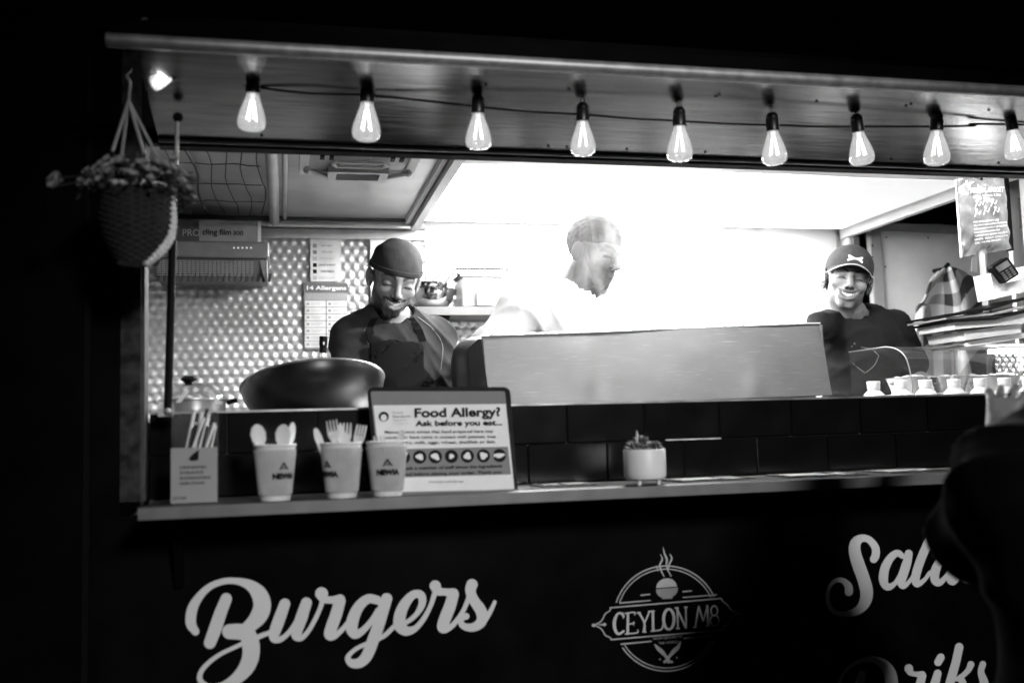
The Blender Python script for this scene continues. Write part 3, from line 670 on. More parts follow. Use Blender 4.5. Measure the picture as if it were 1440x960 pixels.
cey[15] = [(612+32*math.cos(a), 567+62*math.sin(a), 13+5*abs(math.cos(a))) for a in np.linspace(0, 2*math.pi, 24)]
cey += [[(890+20*math.cos(a), 515+30*math.sin(a), 9) for a in np.linspace(0, 2*math.pi, 20)], [(892+27*math.cos(a), 574+32*math.sin(a), 9) for a in np.linspace(0, 2*math.pi, 20)]]
m = MB(); stroke_mesh(m, cey, f3, lift=.00005, base=.001, sm=3); m.build('emblem_name', mat('shaded_name_vinyl', .50, .5, var=.15), truck, False)  # name dimmed too, shadow painted into the vinyl
def ptext(s, x0, y0, x1, y1, mm, parent, Y, h, bold=0, lift=.001, name='print', **k):
    a = at(x0, y0, y=Y); b = at(x1, y1, y=Y); k.setdefault('align', 'L')
    return text(name, s, a-vec((0, lift, 0)), b-a, (0, 0, 1), np.linalg.norm(b-a), mm, parent, h=h, bold=bold, **k)
ptext('FROM CEYLON TO', 918.5, 899, 959, 895.5, M_vinyl_shaded, truck, PY, .006)
ptext('THE WORLD', 926, 905.5, 953, 903, M_vinyl_shaded, truck, PY, .006)

# ------ right end of the kitchen: wall, doorway, door, ceiling joint
XD = XR
MB().box((XD, .33, ZF), (XD+.03, .80, 2.36)).build('end_lining', mat('end_white', .72, .45, var=.06, scale=4), truck, False)
yd1 = 1.93
MB().box((XD, yd1, ZF), (XD+.03, YB+.05, 2.36)).build('end_lining', M_white, truck, False)
MB().box((XD-.03, .34, ZCEI-.055), (XD-.0005, YB-.05, ZCEI-.003)).build('door_head', M_white, truck, False)
MB().box((XD-.02, yd1-.03, ZF), (XD-.001, yd1+.0, ZCEI-.058)).build('door_jamb', M_white, truck, False)
MB().box((XD-.008, yd1-.055, ZF), (XD+.02, yd1-.0305, ZCEI-.058)).build('door_jamb', mat('jamb_grey', .12, .4), truck, False)
MB().box((XD+.03, .70, ZF), (XD+.75, .73, 2.36)).build('cab_wall', mat('cab_dark', .04, .35), truck, False)
MB().box((XD+.75, .70, ZF), (XD+.78, 2.3, 2.36)).build('cab_wall', mat('cab_dark', .04, .35), truck, False)
MB().box((XD+.03, 2.3, ZF), (XD+.78, 2.33, 2.36)).build('cab_wall', mat('cab_dark', .04, .35), truck, False)
MB().box((XD+.03, .73, ZF-.05), (XD+.78, 2.3, ZF)).build('cab_floor', mat('cab_dark', .04, .35), truck, False)
# grey door leaf standing in the doorway, facing the street
DY = 1.86
a = at(1222, 313, y=DY); b = at(1222, 570, y=DY); a2 = at(1420, 334, y=DY-.0)
dx0, dx1, dzt = a[0], a2[0]+.25, a[2]
dr = MB().slab([(dx0, DY, ZF+.02), (dx1, DY-.18, ZF+.02), (dx1, DY-.18, dzt-.05), (dx0, DY, dzt-.002)], (0, .03, 0)).build('door', mat('door_grey', .52, .5, .2, var=.12, scale=7, bump=.1), truck, False)
fr = MB(); 
for (u0, u1, z0, z1) in ((0, .032, ZF+.02, dzt-.002), ):
    fr.slab([(dx0, DY-.001, z0), (dx0+.045, DY-.010, z0), (dx0+.045, DY-.010, z1-.004), (dx0, DY-.001, z1)], (0, -.012, 0))
fr.slab([(dx0+.046, DY-.010, dzt-.045), (dx1, DY-.181, dzt-.09), (dx1, DY-.181, dzt-.05), (dx0+.046, DY-.010, dzt-.006)], (0, -.012, 0))
fr.build('door_edge', mat('door_edge', .30, .35, .5), dr, False)
for (x, y) in ((1228, 345), (1228, 361), (1246, 334), (1300, 336), (1245, 375), (1352, 330)):
    p = at(x, y, y=DY-.03); MB().ball((p[0], DY-.024-(p[0]-dx0)*.13, p[2]), (.0045, .003, .0045), 8, 5).build('screw', M_dark, dr)

# ================================================================== THINGS ON AND ROUND THE COUNTER
def onz(px, y, z):      # x at photograph column px for a thing standing at depth y
    return at(px, 640, y=y)[0]
# ------ festoon bulbs
M_bulb = glassmat('bulb_glass', .70, .24, .02)
_nt = M_bulb.node_tree; _e = _nt.nodes.new('ShaderNodeEmission'); _e.inputs[1].default_value = .20; _a = _nt.nodes.new('ShaderNodeAddShader'); _o = _nt.nodes['Material Output']
_nt.links.new(_o.inputs[0].links[0].from_socket, _a.inputs[0]); _nt.links.new(_e.outputs[0], _a.inputs[1]); _nt.links.new(_a.outputs[0], _o.inputs[0]); M_fil = mat('filament', .9, .4, emit=4.5); M_sock = mat('bulb_socket', .012, .35)
M_seal = mat('bulb_stem', .6, .3, emit=.7)
M_fil0 = mat('filament_bright', .9, .4, emit=36)
def bulb(px, ytop, ybot, tilt, label, Y=0.0, flat=False):
    T = at(px, ytop, y=Y); Bq = at(px, ybot, y=Y); L = T[2]-Bq[2]; k = L/.138
    b = thing('festoon_bulb', label, 'light bulb', T, group='festoon bulbs strung under the raised hatch')
    if flat: Mx = Matrix.Rotation(math.radians(tilt), 4, 'Y')
    else: Mx = Matrix.Rotation(math.radians(tilt), 4, 'Y') @ Matrix.Rotation(math.radians(4), 4, 'X')
    def pr(P): return [(r*k, z*k) for r, z in P]
    MB().lathe(pr([(.0, -.004), (.009, -.005), (.0125, -.009), (.0155, -.014), (.0155, -.020), (.0145, -.022), (.0158, -.024), (.0165, -.05), (.0150, -.052), (.0, -.052)]), 20, M=Mx, c=T).build('socket', M_sock, b)
    ring = [tuple(Mx @ Vector((.0055*k*math.cos(a), 0, (.0015+.0055*math.sin(a))*k))+Vector(T)) for a in np.linspace(0, 2*math.pi, 13)]
    MB().tube(ring, .0013, 6).build('hanging_loop', M_trim, b)
    gp = [(.0135, -.050), (.0145, -.058), (.0185, -.070), (.0235, -.084), (.0280, -.098), (.0308, -.110), (.0312, -.120), (.0285, -.129), (.0215, -.1345), (.010, -.1372), (.0, -.138)]
    MB().lathe(pr(gp), 28, M=Mx, c=T).build('glass', M_bulb, b)
    fm = MB()
    for j in range(4):
        a = math.pi/2*j+.5; c, s = math.cos(a), math.sin(a)
        fm.tube([tuple(Mx @ Vector((.004*c*k, .004*s*k, -.068*k))+Vector(T)), tuple(Mx @ Vector((.0125*c*k, .0125*s*k, -.112*k))+Vector(T))], .0013, 6)
    fm.build('filament', M_fil0 if flat else M_fil, b)
    MB().tube([tuple(Mx @ Vector((0, 0, -.05*k))+Vector(T)), tuple(Mx @ Vector((0, 0, -.07*k))+Vector(T)), tuple(Mx @ Vector((0, 0, -.076*k))+Vector(T))], [.0065, .0045, .002], 10).build('stem', M_seal, b)
    return T
TT = []
TT.append(bulb(258, 104, 150, 68, 'clear bulb lying almost flat against the bracket above the hanging basket', flat=True))
for a in ((357, 100, 184, 3, 'hanging clear bulb nearest the bent bracket at the left end of the hatch'),
          (517, 112, 198, 2, 'hanging clear bulb in front of the ceiling roof light, above the smiling cook'),
          (672, 130, 209, 0, 'hanging clear bulb above the shelf with bowls, over the left end of the griddle guard'),
          (819, 142, 218, 0, 'hanging white glowing bulb straight above the cook hidden in steam'),
          (955, 148, 226, 0, 'hanging white glowing bulb above the empty bright wall right of the steam'),
          (1085, 156, 231, -3, 'hanging bulb above the right end of the griddle guard, left of the capped woman'),
          (1203, 158, 232, -8, 'tilted hanging bulb straight above the woman in the cap'),
          (1317, 155, 232, 1, 'hanging clear bulb above the grey door and the checked blanket'),
          (1420, 158, 224, -9, 'tilted clear bulb above the fire blanket pouch, at the right edge')):
    TT.append(bulb(*a))
cab = [at(*q, y=.015) for q in ((236, 100), (262, 103), (300, 110), (357, 122), (430, 131), (517, 134), (600, 142), (672, 150), (745, 157), (819, 161), (890, 167), (955, 170), (1020, 174), (1085, 176), (1150, 178), (1203, 178), (1260, 178), (1317, 178), (1370, 177), (1420, 175))]+[vec((3.2, .015, at(1420, 172, y=.015)[2]+.02))]
tag(MB().tube(smoothpath(cab), .0030, 7).build('festoon_cable', M_dark), 'dark cable of the festoon lights running along under the hatch', 'cable')

# ------ hanging basket
BY = -.05; bc = at(193, 320, y=BY); bk = bc[0]; top = at(193, 268, y=BY)[2]; bot = at(193, 371, y=BY)[2]; br = .077
hb = thing('hanging_basket', 'small woven basket of pale flowers hanging from the left end of the hatch', 'hanging basket', (bk, BY, bot))
V = []; n = 120; kk = 46
for i in range(kk+1):
    t = i/kk; z = bot+(top-bot)*t; r0 = br*(.52+.48*math.sin(min(1, t*1.5+.05)*math.pi/2))
    for j in range(n):
        a = 2*math.pi*j/n; r = r0+.0028*math.sin(kk*.55*t*math.pi)*(1 if int(j/n*28) % 2 else -1)*abs(math.sin(28*a/2))**.4
        V.append((bk+r*math.cos(a), BY+r*math.sin(a), z))
mb = MB(); mb.add(V, [(i*n+j, i*n+(j+1) % n, (i+1)*n+(j+1) % n, (i+1)*n+j) for i in range(kk) for j in range(n)]+[tuple(reversed(range(n)))])
mb.build('basket', mat('wicker', .018, .8, var=.4, scale=60, bump=.4), hb)
MB().lathe([(.0, 0), (br*.92, 0)], 24, c=(bk, BY, top-.012)).build('soil', mat('soil', .03, .95), hb)
# braid round the rim and down the lit side
m = MB()
rim = [(bk+br*math.cos(a), BY+br*math.sin(a), top) for a in np.linspace(0, 2*math.pi, 60)]; m.tube(rim, .006, 7)
side = smoothpath([at(236, 272, y=BY-.015), at(241, 300, y=BY-.02), at(240, 330, y=BY-.02), at(228, 352, y=BY-.03), at(206, 371, y=BY-.03)], 8)
for k in range(3):
    pts = []
    for i, p in enumerate(side): a = i*1.15+k*2*math.pi/3; pts.append(p+vec((.0065*math.cos(a), .004*math.sin(a), .002*math.cos(a*2))))
    m.tube(pts, .0055, 7)
m.build('braid', mat('rope_lit', .82, .85, bump=.4, scale=90), hb)  # paler rope: light from the serving opening put into the braid's colour
hk = at(181, 142, y=BY)
m = MB()
for q in ((158, 213), (171, 218), (203, 216), (222, 222)): m.tube([hk, at(*q, y=BY+(.05 if q[0] in (171, 222) else -.05))], .0034, 6)
m.build('rope', mat('rope_shaded', .45, .85), hb)  # darker copy of the rope, weaker light put into its colour
hookp = smoothpath([at(176, 92, y=BY), at(184, 98, y=BY), at(178, 106, y=BY), at(183, 116, y=BY), at(182, 130, y=BY), hk])
MB().tube(hookp, .0028, 6).build('chain', M_trim, hb)
rng = random.Random(3)
lf = MB(); fl = MB()
def leafblade(mb, p, d, L, w, up=(0, 0, 1)):
    d = nrm(d); s = nrm(np.cross(d, up)+vec((1e-4, 0, 0))); n = np.cross(s, d); p = vec(p)
    mb.add([p, p+d*L*.45+s*w+n*.004, p+d*L, p+d*L*.45-s*w+n*.004, p+d*L*.5-n*.003], [(0, 1, 4), (1, 2, 4), (2, 3, 4), (3, 0, 4)])
for i in range(520):
    a = rng.uniform(0, 2*math.pi); rr = rng.uniform(0, 1)**.5*.105; z = top+.045*(1-(rr/.105)**2)+rng.uniform(-.03, .02)
    leafblade(lf, (bk+rr*math.cos(a), BY+rr*math.sin(a), z), (math.cos(a)+rng.uniform(-.7, .7), math.sin(a)+rng.uniform(-.7, .7), rng.uniform(-.6, .9)), rng.uniform(.014, .030), rng.uniform(.004, .008))
for i in range(110):
    a = rng.uniform(0, 2*math.pi); rr = rng.uniform(.3, 1)**.5*.112; z = top+.055*(1-(rr/.115)**2)+rng.uniform(-.01, .022)
    c = vec((bk+rr*math.cos(a), BY+rr*math.sin(a), z)); d = nrm((math.cos(a), math.sin(a), .8)); s = nrm(np.cross(d, (0, 0, 1))); t = np.cross(s, d)
    for j in range(7):
        q = 2*math.pi*j/7; leafblade(fl, c, (s*math.cos(q)+t*math.sin(q))+d*.5, rng.uniform(.010, .015), .0048, d)
for q in ((80, 250, -.1), (76, 262, -.1), (258, 252, .0), (262, 262, 0), (250, 238, 0), (242, 228, 0)):
    c = at(q[0], q[1], y=BY+q[2])
    for u in range(3):
        d = nrm((rng.uniform(-1, 1), -.5, rng.uniform(0, 1))); s = nrm(np.cross(d, (0, 0, 1))); t = np.cross(s, d); cc = c+vec([rng.uniform(-.008, .008) for _ in range(3)])
        for j in range(7):
            qq = 2*math.pi*j/7; leafblade(fl, cc, (s*math.cos(qq)+t*math.sin(qq))+d*.4, .014, .0055, d)
    lf.tube([(bk, BY, top), (vec((bk, BY, top))+c)/2+vec((0, 0, .02)), c], .0012, 4)
tag(lf.build('foliage', mat('leaf_dark', .07, .7, var=.4), hb, False), kind='stuff'); tag(fl.build('flowers', mat('petal', .40, .7, var=.15), hb, False), kind='stuff')

# ------ paper cups with cutlery
CY = .065
M_kraft = mat('kraft_ripple', .40, .75, var=.08, scale=40); M_cupw = mat('cup_white', .66, .55, var=.04)
cups = []
def cup(px, lbl, logo, off):
    x = at(px, 706, y=CY)[0]; c = (x, CY, ZC)
    t = thing('paper_cup', lbl, 'cup', c, group='ripple paper cups of cutlery on the serving counter')
    h = .124; r0, r1 = .0335, .0462; n = 180; vs = []
    zz = [.012, .014]+list(np.linspace(.018, .112, 5))+[.114]
    for i, z in enumerate(zz):
        r = r0+(r1-r0)*z/h+.0014
        for j in range(n):
            a = 2*math.pi*j/n; rr = r+.0010*math.sin(a*45+z*0) if 0 < i < len(zz)-1 else r-.0010; vs.append((x+rr*math.cos(a), CY+rr*math.sin(a), ZC+z))
    MB().add(vs, [(i*n+j, i*n+(j+1) % n, (i+1)*n+(j+1) % n, (i+1)*n+j) for i in range(len(zz)-1) for j in range(n)]).build('sleeve', M_kraft, t)
    MB().lathe([(r0-.004, .004), (r0-.002, .0), (r0, .001), (r0+(r1-r0)*.1, .012), (r1-.0003, h-.003), (r1+.0012, h-.002), (r1+.0018, h), (r1+.0005, h+.0018), (r1-.0015, h), (r0-.002, .008), (0, .008)], 40, c=c).build('body', M_cupw, t)
    # printed mark: a small pointed roof over the word, bent round the sleeve
    cu = bpy.data.curves.new('mark', 'FONT'); cu.body = logo; cu.size = .0165; cu.offset = .0012; cu.align_x = 'CENTER'; cu.resolution_u = 3
    to = bpy.data.objects.new('mark', cu); C.objects.link(to); bpy.context.view_layer.update()
    me = bpy.data.meshes.new_from_object(to.evaluated_get(bpy.context.evaluated_depsgraph_get())); bpy.data.objects.remove(to)
    import bmesh
    bm = bmesh.new(); bm.from_mesh(me)
    A = [(-.012, .020), (-.002, .036), (.0005, .036), (.012, .020), (.007, .020), (-.0008, .031), (-.007, .020)]
    vv = [bm.verts.new((u, v, 0)) for u, v in A]; bm.faces.new((vv[0], vv[1], vv[5], vv[6])); bm.faces.new((vv[1], vv[2], vv[3], vv[4], vv[5]))
    tri = [bm.verts.new(q) for q in ((-.004, .0215, 0), (.004, .0215, 0), (0, .0265, 0))]; bm.faces.new(tri)
    bmesh.ops.triangulate(bm, faces=bm.faces)
    for v in bm.verts:
        u, w = v.co.x+off, v.co.y; z = .050+w; r = r0+(r1-r0)*z/h+.0030; a = -math.pi/2-.06+u/r*1.0
        v.co = (x+r*math.cos(a), CY+r*math.sin(a), ZC+z)
    bm.to_mesh(me); bm.free(); me.materials.clear(); me.materials.append(M_ink); link('printed_mark', me, t)
    return x
c1 = cup(387, 'leftmost ripple paper cup, next to the straw box, with two wooden spoons', 'NEWIA', .024)
c2 = cup(481, 'middle ripple paper cup, packed with forks and knives', 'NEWIA', -.036)
c3 = cup(545, 'ripple paper cup nearest the allergy sign, overlapping its lower left corner', 'NEWIA', .0)
M_cut = mat('birch_wood', .62, .6, var=.12, scale=40, stretch=(1, 1, .2))
def cutlery(kind, x, topx, topy, label, Y=CY, yaw=0.0, m=M_cut, lean=0):
    T = at(topx, topy, y=Y+lean); B = vec((x+(T[0]-x)*-.25, Y-(lean*.3), ZC+.012)); d = nrm(T-B); L = np.linalg.norm(T-B)
    s = nrm(np.cross(d, (math.sin(yaw), -math.cos(yaw), 0))); n = np.cross(s, d); th = n*.0016
    hw = .0062
    if kind == 'spoon':
        prof = [(0, hw), (L-.058, hw*.8), (L-.050, .008), (L-.038, .0150), (L-.022, .0172), (L-.008, .0125), (L-.001, .004)]
    elif kind == 'knife':
        prof = [(0, hw), (L-.07, hw*.9), (L-.06, .0085), (L-.02, .0095), (L-.004, .006), (L, .002)]
    else:
        prof = [(0, hw), (L-.058, hw*.8), (L-.048, .0085), (L-.036, .0135), (L-.026, .0145)]
    mb = MB(); k = len(prof); 
    def bulge(l): return n*(-.005*math.sin(max(0, min(1, (l-(L-.055))/.055))*math.pi))
    vs = []
    for l, w in prof: vs += [B+d*l-s*w+bulge(l)*.1, B+d*l+bulge(l), B+d*l+s*w+bulge(l)*.1]
    vs += [v+th for v in vs]; o = 3*k; fs = []
    for i in range(k-1):
        for j in range(2): a = i*3+j; fs += [(a, a+1, a+4, a+3), (a+o+3, a+o+4, a+o+1, a+o)]
        fs += [(i*3, i*3+3, i*3+3+o, i*3+o), (i*3+2+o, i*3+5+o, i*3+5, i*3+2)]
    e = (k-1)*3; fs += [(e, e+1, e+1+o, e+o), (e+1, e+2, e+2+o, e+1+o)]
    mb.add(vs, fs)
    if kind == 'fork':
        for j in range(4):
            u = (j-1.5)*.0078; b = B+d*(L-.027)+s*u
            mb.slab([b-s*.0025, b+s*.0025, b+d*.024+s*.0014+n*-.001, b+d*.0275+n*-.001, b+d*.024-s*.0014+n*-.001], th)
    o = mb.build(kind, m, None); return tag(o, label, kind, 'cutlery standing in the paper cups')
cutlery('spoon', c1-.016, 360, 596, 'wooden spoon leaning left in the leftmost paper cup', yaw=.2)
cutlery('spoon', c1+.012, 399, 596, 'wooden spoon facing forward at the right of the leftmost paper cup', lean=-.02)
cutlery('spoon', c1+.022, 412, 593, 'wooden spoon turned sideways at the right rim of the leftmost paper cup', yaw=1.1, lean=.02)
M_cut2 = mat('clear_cutlery', .55, .2, var=.2, scale=50, coat=.5)
cutlery('knife', c2-.020, 443, 602, 'knife leaning furthest left out of the middle paper cup', yaw=.5)
cutlery('fork', c2-.004, 466, 590, 'glossy fork standing tallest in the middle paper cup', yaw=.3, m=M_cut2, lean=-.01)
cutlery('fork', c2+.004, 486, 594, 'wooden fork in the middle of the middle paper cup', yaw=-.2)
cutlery('spoon', c2+.008, 478, 596, 'spoon behind the forks of the middle paper cup', yaw=.9, lean=.02, m=M_cut2)
cutlery('fork', c2+.020, 509, 597, 'wooden fork leaning right out of the middle paper cup', yaw=-.6, lean=.015)
cutlery('fork', c3-.014, 533, 612, 'pale short fork in front of the allergy sign, left in the last cup', yaw=.2, m=M_cut2)
cutlery('knife', c3+.014, 566, 604, 'pale knife in front of the allergy sign, right in the last cup', yaw=-.4)

# ------ straw box
sy = .10; a = at(241, 706, y=sy); b = at(305, 706, y=sy); zt = at(305, 566, y=sy)[2]; zl = at(305, 628, y=sy)[2]
sb = thing('straw_box', 'clear plastic box of drinking straws with a printed grey card front', 'straw box', (a[0], sy, ZC))
m = MB(); m.box((a[0], sy, ZC+.001), (b[0], sy+.07, zt)); o = m.build('plastic_sleeve', glassmat('clear_plastic', .95, .04, .12), sb, False)
MB().box((a[0]-.001, sy-.003, ZC+.001), (b[0]+.001, sy-.001, zl)).build('card', mat('grey_card', .30, .7, var=.06), sb, False)
def cpt(s, x, y, x1, h, mm=M_ink, **k):
    p = at(x, y, y=sy-.003); q = at(x1, y, y=sy-.003); return text('print', s, p-vec((0, .0008, 0)), (1, 0, 0), (0, 0, 1), q[0]-p[0], mm, sb, h=h, **k)
for i, (s, x1) in enumerate((('DRINKING', 290), ('STRAWS', 286), ('BIODEGRADABLE', 296), ('PAPER STRAWS', 288))): cpt(s, 253, 659+i*7.5, x1, .0062, bold=.01)
cpt('ECO LINE', 244, 702, 262, .006, bold=.01)
m = MB(); m.slab([at(265, 645, y=sy-.004), at(270, 648, y=sy-.004), at(279, 646, y=sy-.004), at(280, 632, y=sy-.004), at(271, 638, y=sy-.004)], (0, -.0006, 0)); m.build('leaf_mark', M_ink, sb, False)
r2 = random.Random(5)
for k in range(24):
    x = a[0]+.004+r2.random()*(b[0]-a[0]-.045); y = sy+.008+.054*(k/24); z = ZC+.005
    zt2 = zt-.012-r2.random()*.045; t = min(x+.035+r2.random()*.03, b[0]-.005)
    o = MB().tube([(x, y, z), (t, y+.001, zt2)], .0037, 8).build('drinking_straw', M_ink if k % 2 else M_paper, None)
    tag(o, 'black straw leaning among others inside the clear straw box' if k % 2 else 'white straw leaning among black ones inside the clear straw box', 'drinking straw', 'straws in the straw box')
for (q0, q1, lb) in (((249, 566), (262, 549), 'pale clip on the left top corner of the straw box'), ((293, 548), (309, 568), 'pale clip on the right top corner of the straw box')):
    A_ = at(*q0, y=sy+.005); B_ = at(*q1, y=sy+.005); m = MB(); m.slab([A_-vec((.004, 0, 0)), A_+vec((.006, 0, 0)), B_+vec((.006, 0, 0)), B_-vec((.004, 0, 0))], (0, .012, 0)); m.build('flap', M_paper, sb, False)

# ------ allergy sign in a black frame leaning on the ledge
def plane_at(px, py, P0, n, off=0.0):
    d = _f*FPX+R_*(px-720)-U_*(py-480); n = vec(n); return CP+d*(np.dot(vec(P0)-CP, n)/np.dot(d, n))+n*off
ln = math.radians(13); SP = at(620, 702, y=.135); SN = nrm((-.03, -math.cos(ln), math.sin(ln)))
sg = thing('allergy_sign', 'framed food allergy notice leaning against the tiles behind the paper cups', 'sign', (SP[0], SP[1], ZC))
def rrect(c, r, n=6):      # corners in photograph pixels -> rounded outline in the sign plane
    c = [plane_at(*q, SP, SN) for q in c]; out = []
    for i in range(4):
        p, q0, q1 = c[i], nrm(c[i-1]-c[i]), nrm(c[(i+1) % 4]-c[i])
        for t in np.linspace(0, 1, n): out.append(p+q0*r*(1-t)**2+q1*r*t**2)
    return out
m = MB(); m.slab(rrect([(516, 544), (717, 544), (729, 699), (531, 703)], .018), -SN*.010); m.build('frame', M_blackplastic, sg)
m = MB(); m.slab([p+SN*.0012 for p in rrect([(521, 550), (710, 550), (724, 692), (536, 696)], .006)], -SN*.0008); m.build('grey_insert', mat('insert_grey', .16, .6), sg, False)
m = MB(); m.slab([p+SN*.0022 for p in rrect([(525, 570), (711, 568), (723, 688), (538, 692)], .002)], -SN*.0006); m.build('sheet', M_paper, sg, False)
m = MB(); m.slab([p+SN*.0030 for p in rrect([(533, 632), (714, 628), (718.5, 667), (537, 672)], .001)], -SN*.0005); m.build('grey_band', mat('band_grey', .17, .6), sg, False)
def st_(s, x0, y0, x1, y1, h, mm=M_ink, bold=0.0, off=.0042, **k):
    p = plane_at(x0, y0, SP, SN); q = plane_at(x1, y1, SP, SN)
    return text('print', s, p+SN*off, q-p, np.cross(SN, q-p)*1.0 if np.cross(SN, q-p)[2] > 0 else -np.cross(SN, q-p), np.linalg.norm(q-p), mm, sg, h=h, bold=bold, **k)
st_('Food Allergy?', 583, 591.5, 704, 589.5, .031, bold=.03)
st_('Ask before you eat...', 584, 602, 706, 600.5, .0185, bold=.03)
st_('Food', 552, 582, 566, 582, .006, M_lightink); st_('Standards', 552, 587.5, 577, 587, .006, M_midpaper); st_('Agency', 552, 593, 572, 592.5, .006, M_lightink); st_('food.gov.uk', 553, 597, 574, 597, .004, M_lightink)
st_('Menus cannot advise that food prepared here may', 541, 611, 694, 609.5, .0092, M_ink, .01)
st_('contain or have come in contact with peanuts, tree', 542, 618.5, 697, 617, .0092, M_ink, .01)
st_('nuts, dairy, milk, eggs, wheat, shellfish or fish.', 543, 626, 697, 624.5, .0092, M_ink, .01)
st_('Please ask a member of staff about the ingredients', 549, 662.5, 706, 658.5, .0098, M_ink, .025)
st_('required before placing your order. Thank you', 551, 671, 705, 667, .0098, M_ink, .025)
st_('food.gov.uk/allergy', 603, 679.5, 652, 678.5, .0055, M_midpaper, .01)
m = MB(); wmk = MB()
for i, x in enumerate((545, 567, 590, 612, 634.5, 657, 679.5, 702)):
    y = 643.5-(x-545)*.019; p = plane_at(x, y, SP, SN); rx = nrm(plane_at(x+10, y, SP, SN)-p); uy = np.cross(SN, rx); uy = uy if uy[2] > 0 else -uy
    m.add([p+SN*.0038+rx*.0165*math.cos(q)+uy*.0165*math.sin(q) for q in np.linspace(0, 2*math.pi, 24, endpoint=False)], [tuple(range(24))])
    shp = {0: (1.6, .5), 1: (1.9, .7), 2: (1.0, 1.3), 3: (1.5, 1.0), 4: (.9, .8), 5: (1.2, 1.2), 6: (1.25, 1.2), 7: (1.7, .8)}[i]; rot = (.3, .8, 1.2, -.5, .8, .4, -.4, .1)[i]
    cr, sr = math.cos(rot), math.sin(rot); pts = []
    for q in np.linspace(0, 2*math.pi, 20, endpoint=False):
        rad = .0072*(1+.16*math.sin(3*q+i)); u, v = rad*shp[0]*math.cos(q), rad*shp[1]*math.sin(q); pts.append(p+SN*.0045+rx*(u*cr-v*sr)+uy*(u*sr+v*cr))
    wmk.add(pts, [tuple(range(20))])
    if i == 7:
        t = [p+SN*.0048-rx*.008, p+SN*.0048-rx*.0145+uy*.0055, p+SN*.0048-rx*.0145-uy*.0055]; wmk.add(t, [(0, 1, 2)])
p = plane_at(539.5, 586, SP, SN); rx = nrm(plane_at(549, 586, SP, SN)-p); uy = np.cross(rx, SN); uy = uy if uy[2] > 0 else -uy
m.add([p+SN*.0038+rx*.0125*math.cos(q)+uy*.0125*math.sin(q) for q in np.linspace(0, 2*math.pi, 24, endpoint=False)], [tuple(range(24))])
wmk.add([p+SN*.0045+rx*.0075*math.cos(q)+uy*(-.003+.0085*math.sin(q)) for q in np.linspace(0, 2*math.pi, 20, endpoint=False)], [tuple(range(20))])
m.build('pictogram_disc', M_ink, sg, False); wmk.build('pictogram', M_paper, sg, False)

# ------ planter with succulents
pyy = .075; x = at(908, 686, y=pyy)[0]; pz = at(908, 682, y=pyy)[2]; ptp = at(908, 631, y=pyy)[2]; pr = .0515
pz = max(pz, ZC+.012)
pl = thing('succulent_planter', 'round white planter on short legs holding small dark succulents', 'plant pot', (x, pyy, ZC))
MB().lathe([(0, pz), (pr*.80, pz), (pr*.93, pz+.003), (pr*.985, pz+.009), (pr, pz+.017), (pr, ptp-.002), (pr-.001, ptp), (pr-.004, ptp), (pr-.005, ptp-.004), (pr-.006, ptp-.02), (0, ptp-.02)], 48, c=(x, pyy, 0)).build('pot', mat('pot_glaze', .70, .45, var=.03), pl)
for a_ in (-2.35, -.8, 1.57): MB().tube([(x+.034*math.cos(a_), pyy+.034*math.sin(a_), pz+.004), (x+.036*math.cos(a_), pyy+.036*math.sin(a_), ZC)], [.006, .0045], 12).build('leg', mat('pot_glaze', .70, .45), pl)
MB().lathe([(0, 0), (pr-.006, 0)], 24, c=(x, pyy, ptp-.012)).build('soil', mat('soil', .03, .95), pl)
M_suc = mat('succulent', .045, .5, var=.35, scale=30)
r3 = random.Random(9)
for (ux, uy_, s, hh) in ((-.030, -.01, 1.0, .0), (-.010, -.028, .8, .0), (-.004, .010, 1.25, .008), (.020, -.020, 1.0, .0), (.034, .006, .9, .0), (-.026, .022, .9, .004), (.012, .03, 1, .004)):
    mb = MB()
    for ring, (nn, tilt, LL) in enumerate(((7, .45, .024), (6, .95, .027), (4, 1.3, .027))):
        for j in range(nn):
            a_ = 2*math.pi*(j+.4*ring)/nn+ux*90; d = vec((math.cos(a_)*math.cos(tilt), math.sin(a_)*math.cos(tilt), math.sin(tilt)))
            q = d.tolist(); b0 = vec((x+ux, pyy+uy_, ptp-.006+hh)); e = b0+d*LL*s; mid = b0+d*LL*s*.6
            mb.tube([b0, b0+d*LL*s*.3, mid, b0+d*LL*s*.85, e], [.003*s, .0048*s, .0058*s, .0036*s, .0006], 7)
    mb.build('succulent', M_suc, pl)
mb = MB(); q0 = at(896, 622, y=pyy); mb.tube([q0-vec((0, 0, .01)), q0, at(896, 611, y=pyy), at(895.5, 605, y=pyy)], [.002, .0025, .0035, .001], 8); mb.build('pale_shoot', mat('pale_shoot', .55, .5), pl)

